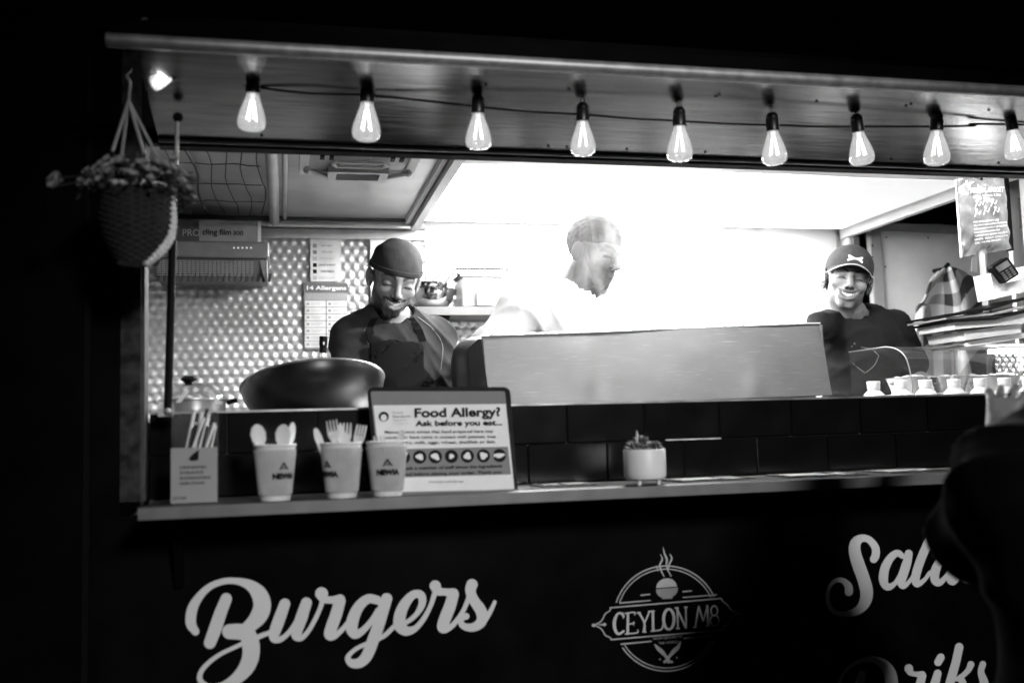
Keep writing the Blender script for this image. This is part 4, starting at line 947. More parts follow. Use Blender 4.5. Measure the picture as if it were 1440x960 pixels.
# ------ flat menus / trays lying on the counter
M_menu = mat('dark_print', .06, .25, var=.8, scale=45)
for (cx_, cy_, w_, d_, rz, lb) in ((onz(985, .2, 0), .17, .21, .14, .08, 'dark glossy flyer lying flat just right of the white planter'), (onz(1135, .2, 0), .16, .22, .15, -.05, 'dark glossy menu card lying flat in the middle of the counter'), (onz(1260, .2, 0), .18, .19, .14, .12, 'dark flyer on the counter nearest the customer in the dark coat'), (onz(790, .2, 0), .19, .15, .11, .0, 'small dark card lying between the allergy sign and the planter')):
    Mx = Matrix.Translation((cx_, cy_, ZC)) @ Matrix.Rotation(rz, 4, 'Z'); o = MB().box((-w_/2, -d_/2, .0005), (w_/2, d_/2, .003), Mx).build('menu_card', M_menu, None, False)
    MB().box((-w_/2+.02, -d_/2+.03, .0032), (w_/2-.09, d_/2-.04, .0038), Mx).build('photo_print', mat('print_mid', .22, .3, var=.9, scale=60), o, False)
    for j in range(3): MB().box((w_/2-.075, -d_/2+.03+j*.025, .0032), (w_/2-.02, -d_/2+.035+j*.025, .0036), Mx).build('print_line', M_lightink, o, False)
    tag(o, lb, 'menu card', 'printed cards lying on the counter')

# ================================================================== INSIDE THE TRUCK
# ------ griddle with its stainless guard
GY = .50
TL, TR, BR, BL = [at(*q, y=GY) for q in ((681, 471), (1164, 453), (1168, 555), (690, 573))]
zl0 = max(BL[2], ZL+.003)
gd = thing('griddle', 'stainless griddle with a tall scratched splash guard facing the counter', 'griddle', ((TL[0]+TR[0])/2, GY+.2, ZL-.02))
lean = .045
nx_, nz_ = 90, 14; vs = []
for i in range(nx_+1):
    for j in range(nz_+1):
        u, v = i/nx_, j/nz_; xx = TL[0]+(TR[0]-TL[0])*u+(BL[0]-TL[0])*(1-v)*(1-u); zt_ = TL[2]+(TR[2]-TL[2])*u; zb_ = BL[2]+(BR[2]-BL[2])*u
        dent = .0035*math.exp(-((u-.30)**2/.0006+(v-.16)**2/.02))-.004*math.exp(-((u-.765)**2/.0009+(v-.2)**2/.04))+.0022*math.sin(u*5.2+v)+.0012*math.sin(u*13+v*3)
        vs.append((xx, GY+lean*v+dent, zb_+(zt_-zb_)*v))
mb = MB(); w = nz_+1; fs = [(i*w+j, (i+1)*w+j, (i+1)*w+j+1, i*w+j+1) for i in range(nx_) for j in range(nz_)]
mb.add(vs, fs); n0 = len(vs); mb.add([(a_, b_+.004, c_) for a_, b_, c_ in vs], [tuple(reversed(f)) for f in fs])
M_guard = mat('scratched_steel', .085, .40, .25, var=.16, scale=7, bump=.07, bscale=22, stretch=(1, 1, 1.4))
_nt = M_guard.node_tree; _N = _nt.nodes; _L = _nt.links; _p = _N['Principled BSDF']; _tc = _N.new('ShaderNodeTexCoord'); _src = _p.inputs['Base Color'].links[0].from_socket
for _k, (_rot, _sc) in enumerate((((0, .6, 0), (4, 1, 130)), ((0, -.35, 0), (5, 1, 160)), ((0, 1.2, 0), (6, 1, 120)))):
    _mp = _N.new('ShaderNodeMapping'); _mp.inputs['Rotation'].default_value = _rot; _mp.inputs['Scale'].default_value = _sc; _L.new(_tc.outputs['Object'], _mp.inputs[0])
    _nz = _N.new('ShaderNodeTexNoise'); _nz.inputs['Scale'].default_value = 2.2; _nz.inputs['Detail'].default_value = 2; _L.new(_mp.outputs[0], _nz.inputs['Vector'])
    _mr = _N.new('ShaderNodeMapRange'); _mr.inputs[1].default_value = .66; _mr.inputs[2].default_value = .74; _mr.inputs[4].default_value = .05; _L.new(_nz.outputs[0], _mr.inputs[0])
    _ad = _N.new('ShaderNodeMath'); _L.new(_src, _ad.inputs[0]); _L.new(_mr.outputs[0], _ad.inputs[1]); _src = _ad.outputs[0]
_L.new(_src, _p.inputs['Base Color'])
mb.build('splash_guard', M_guard, gd, True, 60)
def gtop(u, dz=0.0): return vec((TL[0]+(TR[0]-TL[0])*u, GY+lean, TL[2]+(TR[2]-TL[2])*u+dz))
m = MB(); m.tube([gtop(0, .001), gtop(1, .001)], .0034, 8); m.build('guard_rim', M_steel, gd)
rv = None
for k in range(17):
    p = gtop(.03+k*.056, .0048)
    if rv is None: rv = MB().ball((0, 0, 0), (.008, .004, .0028), 8, 4).build('guard_stud', M_steel, gd); o = rv
    else: o = bpy.data.objects.new('guard_stud', rv.data); C.objects.link(o); o.parent = gd; o.matrix_parent_inverse = PINV(gd)
    o.location = p.tolist()
m = MB(); m.box((TR[0]-.004, GY+.03, BR[2]), (TR[0]-.0005, GY+.44, TR[2]-.004)); m.build('side_guard', M_guard, gd, False)
m = MB(); m.slab([(TL[0]+.003, GY+.036, TL[2]-.01), (TL[0]+.004, GY+.10, TL[2]+.0), (TL[0]+.004, GY+.33, TL[2]-.02), (TL[0]+.004, GY+.46, TL[2]-.10), (BL[0]+.002, GY+.46, ZL-.018), (BL[0]+.002, GY+.01, ZL-.018)], (.003, 0, 0)); m.build('side_guard', mat('dark_steel', .10, .45, .6, var=.4), gd, False)  # left side in a darker steel than the right one
MB().box((BL[0]+.02, GY+.05, ZL-.018), (BR[0]-.02, GY+.42, ZL+.09)).build('body', M_steel, gd, False)
MB().box((BL[0]+.012, GY+.045, ZL+.092), (BR[0]-.012, GY+.43, ZL+.105)).build('hotplate', mat('hotplate', .05, .4, .6, var=.4), gd, False)
# dark curved end of a pan lid at the left end of the griddle
q = at(668, 512, y=.88)
m = MB(); m.lathe([(.0, .118), (.05, .114), (.085, .10), (.105, .075), (.112, .04), (.112, .0), (.108, -.08)], 32, c=(q[0]+.032, .86, q[2]-.03)); tag(m.build('pan_lid', mat('sooted_pan', .05, .4, .4), None), 'dark domed pan standing beside the left end of the griddle guard', 'pan')

# ------ wok
wy = .66; L_, R__ = at(338, 549, y=wy), at(540, 537, y=wy); wc = (L_+R__)/2+vec((0, 0, .0)); wr = (R__[0]-L_[0])/2
Mx = Matrix.Translation((wc[0], wc[1], wc[2]+.006)) @ Matrix.Rotation(math.radians(-4), 4, 'Y') @ Matrix.Rotation(math.radians(-16), 4, 'X')
wk = thing('wok', 'large dark steel wok tilted on the cooktop in front of the smiling cook', 'wok', (wc[0], wc[1], ZL-.02))
pr_ = [(wr*math.cos(t), -wr*.62*math.sin(t)) for t in np.linspace(0, math.pi/2, 16)]
MB().lathe(pr_+[(0.0, -wr*.62)]+[(r*.985, z+.0025) for r, z in reversed(pr_)], 64, M=Mx).build('bowl', mat('blackened_steel', .028, .33, .7, var=.35, scale=12), wk)
ring = [tuple(Mx @ Vector((wr*math.cos(a_), wr*math.sin(a_), .001))) for a_ in np.linspace(0, 2*math.pi, 65)]
MB().tube(ring, .0036, 8).build('rim', mat('pale_rim', .34, .3, .8, var=.3), wk)  # rim paler than the bowl
# ------ glass-lidded pot at the left
py0 = .50; k0 = at(262, 541, y=py0); lz = at(280, 562, y=py0)[2]; lr = .085
pt = thing('lidded_pot', 'steel pot with a black knob on its glass lid behind the straw box', 'pot', (k0[0], py0, ZL-.02))
MB().lathe([(0, ZL-.02), (lr*.9, ZL-.02), (lr*.96, ZL-.01), (lr*.98, lz-.004), (lr*1.03, lz)], 36, c=(k0[0]+.018, py0, 0)).build('body', M_steel, pt)
MB().lathe([(lr*1.0, lz), (lr*.9, lz+.016), (lr*.6, lz+.034), (lr*.25, lz+.042), (.0, lz+.043)], 36, c=(k0[0]+.018, py0, 0)).build('lid', glassmat('lid_glass', .6, .06, .05), pt)
MB().tube([(k0[0]+.018+lr*math.cos(a_), py0+lr*math.sin(a_), lz) for a_ in np.linspace(0, 2*math.pi, 40)], .0035, 7).build('lid_rim', M_steel, pt)
MB().lathe([(.0, .022), (.014, .021), (.021, .015), (.021, .011), (.012, .006), (.008, -.002)], 20, c=(k0[0]+.006, py0, lz+.042)).build('knob', M_blackplastic, pt)
MB().tube([(k0[0]+.018+lr, py0, lz-.01), (k0[0]+.03+lr, py0, lz-.006), (k0[0]+.045+lr, py0, lz-.002)], .006, 8).build('handle', M_blackplastic, pt)
# ------ fryer basket with black handle
fy = .86; fb = thing('fryer_basket', 'wire fryer basket with an upright black handle left of the cook', 'fryer basket', (at(445, 515, y=fy)[0], fy, ZL+.02))
P0, P1 = at(454, 496, y=fy), at(455, 473, y=fy)
MB().tube(smoothpath([P0, (P0+P1)/2, P1]), [.011]*6+[.0125]*7, 12).build('handle', M_blackplastic, fb)
MB().tube([at(455, 481, y=fy)-vec((0, .013, 0)), at(455, 485, y=fy)-vec((0, .0135, 0))], .0025, 6).build('handle_hole', M_paper, fb)
m = MB(); bz = at(445, 512, y=fy)[2]
m.tube([at(450, 496, y=fy), at(453, 516, y=fy)], .0014, 6); m.tube([at(459, 496, y=fy), at(457, 516, y=fy)], .0014, 6)
xa, xb = at(424, 512, y=fy)[0], at(470, 512, y=fy)[0]; ya, yb = fy-.16, fy
for z in (bz, bz-.015, bz-.09): m.tube([(xa, ya, z), (xb, ya, z), (xb, yb, z), (xa, yb, z), (xa, ya, z)], .0014, 6)
for i in range(12):
    u = xa+(xb-xa)*i/11; m.tube([(u, ya, bz), (u, ya, bz-.09), (u, yb, bz-.09), (u, yb, bz)], .0008, 4)
m.build('wire_cage', M_steel, fb)
# ------ extractor unit and cling film on the wall
ey = 1.74; a = at(236, 340, y=ey); b = at(378, 340, y=ey); z1 = at(300, 339, y=ey)[2]; z2 = at(300, 361, y=ey)[2]; z3 = at(300, 396, y=ey)[2]; x0_ = a[0]-.06
ex = thing('extractor_unit', 'grey wall mounted extractor with slotted grille under the cling film box', 'extractor', (x0_, ey, z3))
M_ex = mat('extractor_grey', .26, .4, .3, var=.1)
MB().box((x0_, ey, z2), (b[0], YB-.012, z1), bev=.004).build('fascia', M_ex, ex)
MB().box((x0_+.01, ey+.03, z3+.02), (b[0]-.006, YB-.012, z2-.0005), bev=.003).build('body', mat('extractor_dark', .16, .45, .3), ex)
m = MB()
for j in range(8):
    for i in range(26):
        u = x0_+.02+i*.0158; v = z2-.012-j*.0078
        if u < b[0]-.07: m.box((u, ey+.0275, v-.0028), (u+.0115, ey+.0298, v))
m.build('grille_slots', mat('slot_pale', .42, .5, .3), ex, False)
m = MB()
for i in range(20): m.slab([(x0_+.02+i*.022, ey+.029, z3+.038), (x0_+.032+i*.022, ey+.029, z3+.038), (x0_+.026+i*.022, ey+.026, z3+.004), (x0_+.016+i*.022, ey+.026, z3+.004)], (0, .003, 0))
m.build('lower_louvres', mat('extractor_dark2', .05, .4), ex, False)
m = MB(); m.slab([(b[0]-.036, ey+.028, z2-.006), (b[0]-.012, ey+.028, z2-.006), (b[0]-.008, ey+.01, z3+.02), (b[0]-.008, ey+.01, z3), (b[0]-.020, ey+.012, z3+.02)], (0, .02, 0)); m.build('end_bracket', M_ex, ex, False)
for i in range(5):
    p = at(329+i*6.0, 348.5, y=ey-.002); MB().ball(p, (.0042, .0015, .0042), 8, 4).build('button', mat('button_white', .85, .4, emit=.4), ex)
cb = thing('cling_film_box', 'long printed cling film box lying on top of the extractor', 'box', (x0_, ey+.02, z1))
ct = at(300, 309.5, y=ey+.02)[2]; xm = at(280, 325, y=ey+.02)[0]; xe = at(361, 325, y=ey+.02)[0]
MB().box((x0_+.0, ey+.02, z1+.001), (xe, ey+.10, ct)).build('carton', mat('carton_grey', .30, .6), cb, False)
MB().box((x0_-.001, ey+.0175, z1+.004), (xm, ey+.0195, ct-.003)).build('dark_print', mat('carton_dark', .07, .6), cb, False)
def cbt(s, x0, x1, y, h, mm, bold=.0, off=.003):
    p = at(x0, y, y=ey+.02); q_ = at(x1, y, y=ey+.02); text('print', s, p-vec((0, off, 0)), (1, 0, 0), (0, 0, 1), q_[0]-p[0], mm, cb, h=h, bold=bold)
cbt('PRO', 257, 281, 332, .027, M_lightink, off=.0035); cbt('cling film', 285, 325, 333, .032, M_ink, .008); cbt('300', 328, 342, 331, .018, M_ink, .008)
MB().box((xe+.004, ey+.03, z1+.001), (xe+.016, ey+.05, ct+.002)).build('end_tab', M_white, cb, False)

# ------ notices on the quilted wall
NY = YB-.013
def notice(name, label, x0, y0, x1, y1, m):
    a, b = at(x0, y0, y=NY), at(x1, y1, y=NY); t = thing(name, label, 'notice', ((a[0]+b[0])/2, NY, b[2]))
    MB().box((a[0], NY-.0022, b[2]), (b[0], NY, a[2])).build('sheet', m, t, False); return t
al = notice('allergen_chart', 'fourteen allergens chart in a dark frame on the quilted wall', 427, 397, 490, 491, mat('chart_dark', .14, .5))
def pb(x0, y0, x1, y1, m, par, off=.003, nm='printed_field'):
    a, b = at(x0, y0, y=NY), at(x1, y1, y=NY); return MB().box((min(a[0], b[0]), NY-off, min(a[2], b[2])), (max(a[0], b[0]), NY-off+.0007, max(a[2], b[2]))).build(nm, m, par, False)
pb(429, 399, 489, 411, mat('chart_band', .10, .5), al, .0030); pb(429, 412, 489, 422, mat('chart_grey', .26, .6, var=.3, scale=300), al, .0030)
for j in range(7):
    for (xa, xb) in ((429, 458), (459.5, 488)):
        y_ = 423+j*9.5; pb(xa, y_, xb, y_+8.4, mat('chart_cell', .55, .6), al, .0030)
        pb(xa+2, y_+2.5, xa+6, y_+6, M_midpaper, al, .0038, 'icon'); pb(xa+8, y_+2.6, xb-4, y_+3.6, mat('cell_ink', .36, .6), al, .0038, 'print_line'); pb(xa+8, y_+4.8, xb-8, y_+5.8, mat('cell_ink', .36, .6), al, .0038, 'print_line')
def nt(s, x0, x1, y, h, mm, par, bold=0):
    p, q_ = at(x0, y, y=NY), at(x1, y, y=NY); text('print', s, p-vec((0, .0042, 0)), (1, 0, 0), (0, 0, 1), q_[0]-p[0], mm, par, h=h, bold=bold)
nt('14 Allergens', 431.5, 487, 409.5, .023, M_paper, al, .02)
cl = notice('chopping_board_chart', 'pale colour coding chart pinned above the allergens chart', 436, 334, 480, 396, mat('chart_pale', .62, .6))
nt('COLOUR CODE FOR BOARDS', 438, 478, 338, .007, M_midpaper, cl)
for j, (s, mm) in enumerate((('RAW MEAT', M_midpaper), ('RAW FISH', M_midpaper), ('COOKED MEAT', M_lightink), ('SALAD & FRUIT', M_ink), ('VEGETABLES', M_ink), ('BAKERY & DAIRY', M_lightink))):
    w = (16, 15, 22, 24, 20, 24)[j]; nt(s, 460-w/2, 460+w/2, 347+j*9, .0085, mm, cl, .012); pb(440, 343+j*9, 445.5, 348.5+j*9, mm, cl, .003, 'icon')

# ------ wall shelf with pans
hy = 1.76; a, b = at(578, 430, y=hy), at(712, 430, y=hy); sz = at(640, 431, y=hy)[2]
MB().box((a[0], hy, sz-.034), (b[0], YB-.012, sz)).build('wall_shelf', mat('shelf_grey', .10, .45, .3), truck, False)
p = at(626, 444, y=hy+.02); MB().slab([(p[0]-.03, hy+.03, sz-.036), (p[0]+.022, hy+.03, sz-.036), (p[0]+.012, hy+.03, sz-.07), (p[0]-.01, hy+.03, sz-.09)], (0, .03, 0)).build('shelf_bracket', M_dark, truck, False)
M_mirror = mat('polished_steel', .62, .12, 1, var=.1)
for k, (px_c, r, hgt_, zb_, lb) in enumerate(((606, .100, .080, 0, 'larger steel mixing bowl resting on the wall shelf'), (601, .086, .06, .046, 'smaller steel mixing bowl nested inside the larger one'))):
    c = at(px_c, 430, y=hy+.11); c = (c[0], hy+.11, sz+.002+zb_)
    prf = [(r*(.45+.55*math.sin(t)), hgt_*(1-math.cos(t))) for t in np.linspace(0, math.pi/2, 12)]
    tag(MB().lathe([(0, 0)]+prf+[(r+.005, hgt_+.001)]+[(q*.97, z_+.003) for q, z_ in reversed(prf)]+[(0, .004)], 40, c=c).build('mixing_bowl', M_mirror, None), lb, 'bowl', 'steel bowls nested on the wall shelf')
o = MB().tube(smoothpath([at(606, 397, y=hy+.06), at(616, 389, y=hy+.05), at(628, 383, y=hy+.04), at(634, 385, y=hy+.04), at(627, 396, y=hy+.05), at(616, 404, y=hy+.06)]), .0055, 8).build('ladle_handle', M_steel, None); tag(o, 'steel ladle with bent handle sticking out of the nested bowls', 'ladle')
a, b = at(651, 429, y=hy+.02), at(722, 389, y=hy+.02)
o = thing('storage_tub', 'pale translucent storage tub on the shelf right of the bowls', 'tub', ((a[0]+b[0])/2, hy+.1, sz))
MB().box((a[0], hy+.03, sz+.001), (b[0], hy+.2, b[2]), bev=.006).build('body', mat('tub_plastic', .22, .3, var=.15), o); MB().box((a[0]-.006, hy+.024, b[2]+.0005), (b[0]+.006, hy+.206, b[2]+.008), bev=.002).build('lid', M_white, o)
a, b = at(644, 387.5, y=hy+.03), at(714, 378, y=hy+.03)
bs = thing('slotted_tray', 'shallow slotted dark tray resting on the storage tub', 'tray', ((a[0]+b[0])/2, hy+.1, a[2]))
MB().box((a[0], hy+.04, b[2]-.030), (b[0], hy+.18, b[2]-.026)).build('base', M_blackplastic, bs, False)
m = MB(); m.tube([(a[0]-.006, hy+.035, b[2]), (b[0]+.006, hy+.035, b[2]), (b[0]+.006, hy+.185, b[2]), (a[0]-.006, hy+.185, b[2]), (a[0]-.006, hy+.035, b[2])], .004, 6); m.build('rim', M_blackplastic, bs)
m = MB()
for i in range(19): u = a[0]+(b[0]-a[0])*i/18; m.box((u-.0022, hy+.037, b[2]-.028), (u+.0022, hy+.041, b[2]-.002))
m.build('slats', M_blackplastic, bs, False)
a, b = at(671, 430, y=hy-.01), at(693, 408, y=hy-.01)
tm_ = thing('kitchen_timer', 'small boxy kitchen timer with a round dial on the shelf edge', 'timer', ((a[0]+b[0])/2, hy, sz))
MB().box((a[0], hy+.0, sz+.001), (b[0], hy+.028, b[2]), bev=.004).build('case', mat('timer_grey', .16, .4), tm_)
cc = ((a[0]+b[0])/2, hy, (sz+b[2])/2-.003); MB().lathe([(0, .004), (.011, .004), (.013, .001), (.018, .001), (.018, 0), (.020, -.002)], 24, M=Matrix.Rotation(math.radians(90), 4, 'X'), c=cc).build('dial', mat('timer_dial', .6, .4), tm_)

# ================================================================== PEOPLE
M_skin1 = mat('skin_brown', .20, .52, var=.08, scale=60, attr='tone', bump=.10, bscale=260, sss=.08)
M_skin2 = mat('skin_tan', .165, .48, var=.06, scale=60, attr='tone', bump=.06, bscale=260, sss=.08)
M_hair = mat('black_hair', .010, .7, var=.5, scale=90, stretch=(1, 1, .2), spec=.12)
M_skin3 = mat('skin_deep', .04, .55, var=.08, scale=60, attr='tone', bump=.10, bscale=260, spec=.2)
M_tshirt1 = mat('charcoal_cotton', .030, .9, spec=.06, var=.15, scale=30, bump=.25, bscale=240)
M_apron = mat('black_apron', .008, .8, spec=.06, var=.15, scale=30, bump=.2, bscale=240)
M_cap1 = mat('dark_cap_cloth', .055, .9, spec=.06, var=.2, scale=40, bump=.5, bscale=300)
M_teeth = mat('teeth', .72, .3, var=.02)
M_black_tee = mat('black_cotton', .012, .9, spec=.06, var=.2, scale=30, bump=.2, bscale=240)
def teethmesh(Hc, Rm, parent):
    mb = MB(); R3 = np.array(Rm)
    for i in range(-4, 5):
        u = i*.0060; yb = -.0900+abs(i)**1.8*.00070; zc = -.0575+abs(i)**1.7*.00070; hh = .0105-abs(i)*.0012
        c = [(u-.00296, yb, zc-hh), (u+.00296, yb, zc-hh), (u+.0030, yb, zc+.005), (u-.0030, yb, zc+.005)]
        P = [R3 @ vec(q)+vec(Hc) for q in c]; mb.slab(P, R3 @ vec((0, .004, 0)))
    return mb.build('teeth', M_teeth, parent, True)
def torso_sdf(p, J, g=0.0):
    nb, sl, sr, ch, pv = J['neck'], J['shL'], J['shR'], J['chest'], J['pelvis']
    yw = J.get('yaw', 0); Rt = rotm(0, 0, yw); w = J.get('w', 1.0)
    d = ell(p, ch, (.155*w+g, .108*w+g, .20+g), Rt)
    d = su(d, ell(p, (vec(ch)*.45+vec(pv)*.55), (.140*w+g, .100*w+g, .22+g), Rt), .06)
    d = su(d, ell(p, pv, (.155*w+g, .11*w+g, .13+g), Rt), .05)
    for s in (sl, sr):
        d = su(d, cap(p, vec(s), vec(ch)*.6+vec(s)*.4+vec((0, 0, .02)), .054*w+g, .08*w+g), .05)
        d = su(d, cap(p, nb, vec(s)*.75+vec(nb)*.25+vec((0, 0, -.005)), .040*w+g, .046*w+g), .035)
    return d
def skin_body(name, J, head, tone, m, parent, hands=()):
    def f(p):
        d = torso_sdf(p, J, -.012)
        for a, b, c in (('shL', 'elL', 'wrL'), ('shR', 'elR', 'wrR')):
            d = su(d, cap(p, J[a], J[b], .042, .034), .02); d = su(d, cap(p, J[b], J[c], .035, .024), .012)
        d = su(d, cap(p, J['neck'], J['headc'], .050, .050), .02)
        # the fine head mesh takes over above the collar: keep the coarse one inside it
        q = vec(J['headc'])-vec(J['neck']); t = (p-vec(J['neck'])) @ nrm(q); d = np.maximum(d, t-np.linalg.norm(q)*.35)
        for a, b, c in (('hipL', 'knL', 'anL'), ('hipR', 'knR', 'anR')):
            d = su(d, cap(p, J[a], J[b], .075, .05), .03); d = su(d, cap(p, J[b], J[c], .048, .034), .015)
            d = su(d, cap(p, vec(J[c])+vec((0, .02, -.03)), vec(J[c])+vec((0, -.13, -.05)), .034, .028), .02)
        return d
    pts = np.array([J[k] for k in ('neck', 'shL', 'shR', 'elL', 'elR', 'wrL', 'wrR', 'anL', 'anR', 'pelvis')])
    lo = pts.min(0)-.19; hi = pts.max(0)+.14
    parts = [nets(f, lo, hi, .013)]; cols = [np.ones(len(parts[0][0]))*.95]
    for hk_ in hands:
        V = hk_.pop('wrist'); w = vec(V); kk = dict(hk_); par = kk.pop('elbow')
        def fh(p, w=w, kk=kk, par=par): return su(hand_sdf(p, w, **kk), cap(p, w-nrm(w-vec(par))*.10, w, .031, .024), .01)
        P = nets(fh, w-.17, w+.20, .0036); parts.append(P); cols.append(np.ones(len(P[0]))*.95)
    if head is not None: parts.append(head); cols.append(tone)
    return rawmesh(name, parts, m, parent, cols)
def garment(name, fn, lo, hi, h, m, parent): 
    V, Q = nets(fn, lo, hi, h); return rawmesh(name, [(V, Q)], m, parent)
def legs_J(pv, floor, dx=.09):
    pv = vec(pv); r = {}
    for s, k in ((-1, 'L'), (1, 'R')):
        r['hip'+k] = pv+vec((s*dx, 0, -.05)); r['an'+k] = vec((pv[0]+s*dx*1.2, pv[1]+.01, floor+.085)); r['kn'+k] = (r['hip'+k]+r['an'+k])/2+vec((0, -.02, 0))
    return r
def trousers(J, m, parent, g=.018):
    def f(p):
        d = ell(p, J['pelvis'], (.165, .125, .15))
        for k in 'LR': d = su(d, cap(p, J['hip'+k], J['kn'+k], .085+g, .058+g), .04); d = su(d, cap(p, J['kn'+k], vec(J['an'+k])+vec((0, 0, .01)), .056+g, .045+g), .02)
        return d+.003*wob(p, 16)
    P = np.array([J['pelvis'], J['anL'], J['anR']]); lo = P.min(0)-vec((.16, .17, -.02)); hi = P.max(0)+vec((.16, .17, .12))
    o = garment('trousers', f, lo, hi, .015, m, parent)
    sh = MB()
    for k in 'LR':
        a = vec(J['an'+k]); sh.ball(a+vec((0, -.04, -.045)), (.048, .135, .04), 14, 8)
    sh.build('shoes', mat('shoe_black', .02, .4), parent)
    return o

# ------ the smiling cook, looking down, cap, beard and apron
Hy = 1.02; H = at(555, 392, y=Hy); Rm = rotm(24, 9, 6)
J = dict(headc=H, neck=at(553, 452, y=1.09), shL=at(492, 474, y=1.10), shR=at(614, 476, y=1.12), chest=at(552, 505, y=1.11), yaw=4, w=1.0)
J['pelvis'] = vec((J['chest'][0]+.01, 1.13, J['chest'][2]-.40)); J['elL'] = at(482, 560, y=1.03); J['elR'] = at(628, 570, y=1.05)
J['wrL'] = vec(J['elL'])+vec((.09, -.20, -.03)); J['wrR'] = vec(J['elR'])+vec((-.10, -.2, -.02)); J.update(legs_J(J['pelvis'], ZF))
m1 = thing('person', 'smiling bearded cook in a dark cloth cap and black apron looking down', 'person', (J['pelvis'][0], J['pelvis'][1], ZF))
hd1, tn1 = make_head(H, Rm, skin=1.0, beard=1.0)
skin_body('body', J, hd1, tn1, M_skin1, m1, hands=[dict(wrist=J['wrL'], elbow=J['elL'], dirv=(.5, -.8, -.2), palmn=(.3, .1, -1), side=(1, 0, 0), curl=(35, 40, 30)), dict(wrist=J['wrR'], elbow=J['elR'], dirv=(-.5, -.8, -.2), palmn=(-.3, .1, -1), side=(-1, 0, 0), curl=(35, 40, 30))])
teethmesh(H, Rm, m1)
Ri = np.array(Rm)
def loc(p, Hc, Rr): return (p-vec(Hc)) @ np.array(Rr)
def capf(p):
    q = loc(p, H, Rm); d = ell(q, (-.000, .018, .044), (.0865, .106, .082)); d = su(d, ell(q, (.012, .058, .070), (.066, .060, .046)), .03)
    pl_ = -(q[:, 2]-.036-.10*(q[:, 1]+.09)*-.55)
    fold = .0022*np.sin(q[:, 0]*60+q[:, 2]*85+q[:, 1]*40)*np.clip((q[:, 1]+.02)*14, 0, 1)
    return np.maximum(d+fold+.0007*wob(q, 50), pl_)
garment('cap', capf, H-.15, H+.16, .0036, M_cap1, m1)
def band(p):
    q = loc(p, H, Rm); d = ell(q, (0, .014, .040), (.0865, .1045, .084)); z = q[:, 2]-.036-.10*(q[:, 1]+.09)*-.55
    return np.maximum(np.abs(d)-.0035, np.abs(z-.004)-.0085)
garment('cap_band', band, H-.13, H+.13, .003, mat('cap_band_cloth', .042, .9, spec=.06, bump=.4, bscale=300), m1)
hb_ = MB(); rr_ = random.Random(2)
def shirtf(p, J=J):
    d = torso_sdf(p, J, .006)
    for a, b in (('shL', 'elL'), ('shR', 'elR')): d = su(d, cap(p, J[a], vec(J[a])*.12+vec(J[b])*.88, .056, .050), .03)
    d = d+.0035*wob(p, 13)+.0015*wob(p, 31, 2)-.010*folds(p, 1)
    d = np.maximum(d, -cap(p, vec(J['neck'])+vec((0, -.01, -.005)), vec(J['headc'])+vec((0, -.0, .0)), .060, .075))
    return d
lo = vec(J['pelvis'])+vec((-.30, -.24, -.10)); hi = vec(J['neck'])+vec((.28, .20, .08))
garment('shirt', shirtf, lo, hi, .0075, M_tshirt1, m1)
MB().tube([vec(J['neck'])+nrm(vec(H)-J['neck'])*.012+vec((.062*math.cos(a_), .058*math.sin(a_)-.010, -.012+.018*math.sin(a_))) for a_ in np.linspace(0, 2*math.pi, 33)], .0075, 8).build('collar', mat('collar_dark', .03, .9), m1)
bx0, bx1 = at(520, 480, y=.98)[0], at(598, 480, y=.98)[0]; bz = at(555, 478, y=.98)[2]
def apf(p, J=J):
    d = torso_sdf(p, J, .017)+.003*wob(p, 15, 1)-.009*folds(p, 4, .8); d = np.abs(d)-.0045
    side_ = np.maximum(bx0-p[:, 0]-np.clip(bz-.09-p[:, 2], 0, 1)*.9, p[:, 0]-bx1-np.clip(bz-.09-p[:, 2], 0, 1)*.9)
    return np.maximum(np.maximum(d, side_), np.maximum(p[:, 2]-bz-.004*np.sin(p[:, 0]*40), p[:, 1]-vec(J['chest'])[1]))
garment('apron', apf, vec((bx0-.16, J['chest'][1]-.20, J['pelvis'][2]-.09)), vec((bx1+.16, J['chest'][1]+.01, bz+.03)), .006, M_apron, m1)
def surf_y(fn, x, z, y0, y1=.6):   # first hit of a surface from the street side
    ys = np.linspace(y1, y0, 120); P = np.stack([np.full(120, x), ys, np.full(120, z)], 1); d = fn(P); i = np.argmax(d < 0); return ys[i]
for (q0, q1, q2) in (((524, 480), (520, 462), (527, 447)), ((595, 480), (588, 462), (577, 447))):
    pts = [];
    for (u, v) in smoothpath([(*q0, 0), (*q1, 0), (*q2, 0)])[:, :2]:
        g_ = at(u, v, y=1.0); y_ = surf_y(shirtf, g_[0], g_[2], 1.15) ; pts.append(at(u, v, y=y_-.006))
    mb = MB(); n_ = len(pts); vs = [p-vec((.012, 0, .002)) for p in pts]+[p+vec((.012, 0, .002)) for p in pts]; vs += [v+vec((0, .004, 0)) for v in vs]
    mb.add(vs, [(i, i+1, n_+i+1, n_+i) for i in range(n_-1)]+[(2*n_+i, 3*n_+i, 3*n_+i+1, 2*n_+i+1) for i in range(n_-1)]+[(i, 2*n_+i, 2*n_+i+1, i+1) for i in range(n_-1)]+[(n_+i, n_+i+1, 3*n_+i+1, 3*n_+i) for i in range(n_-1)]); mb.build('apron_strap', M_apron, m1)
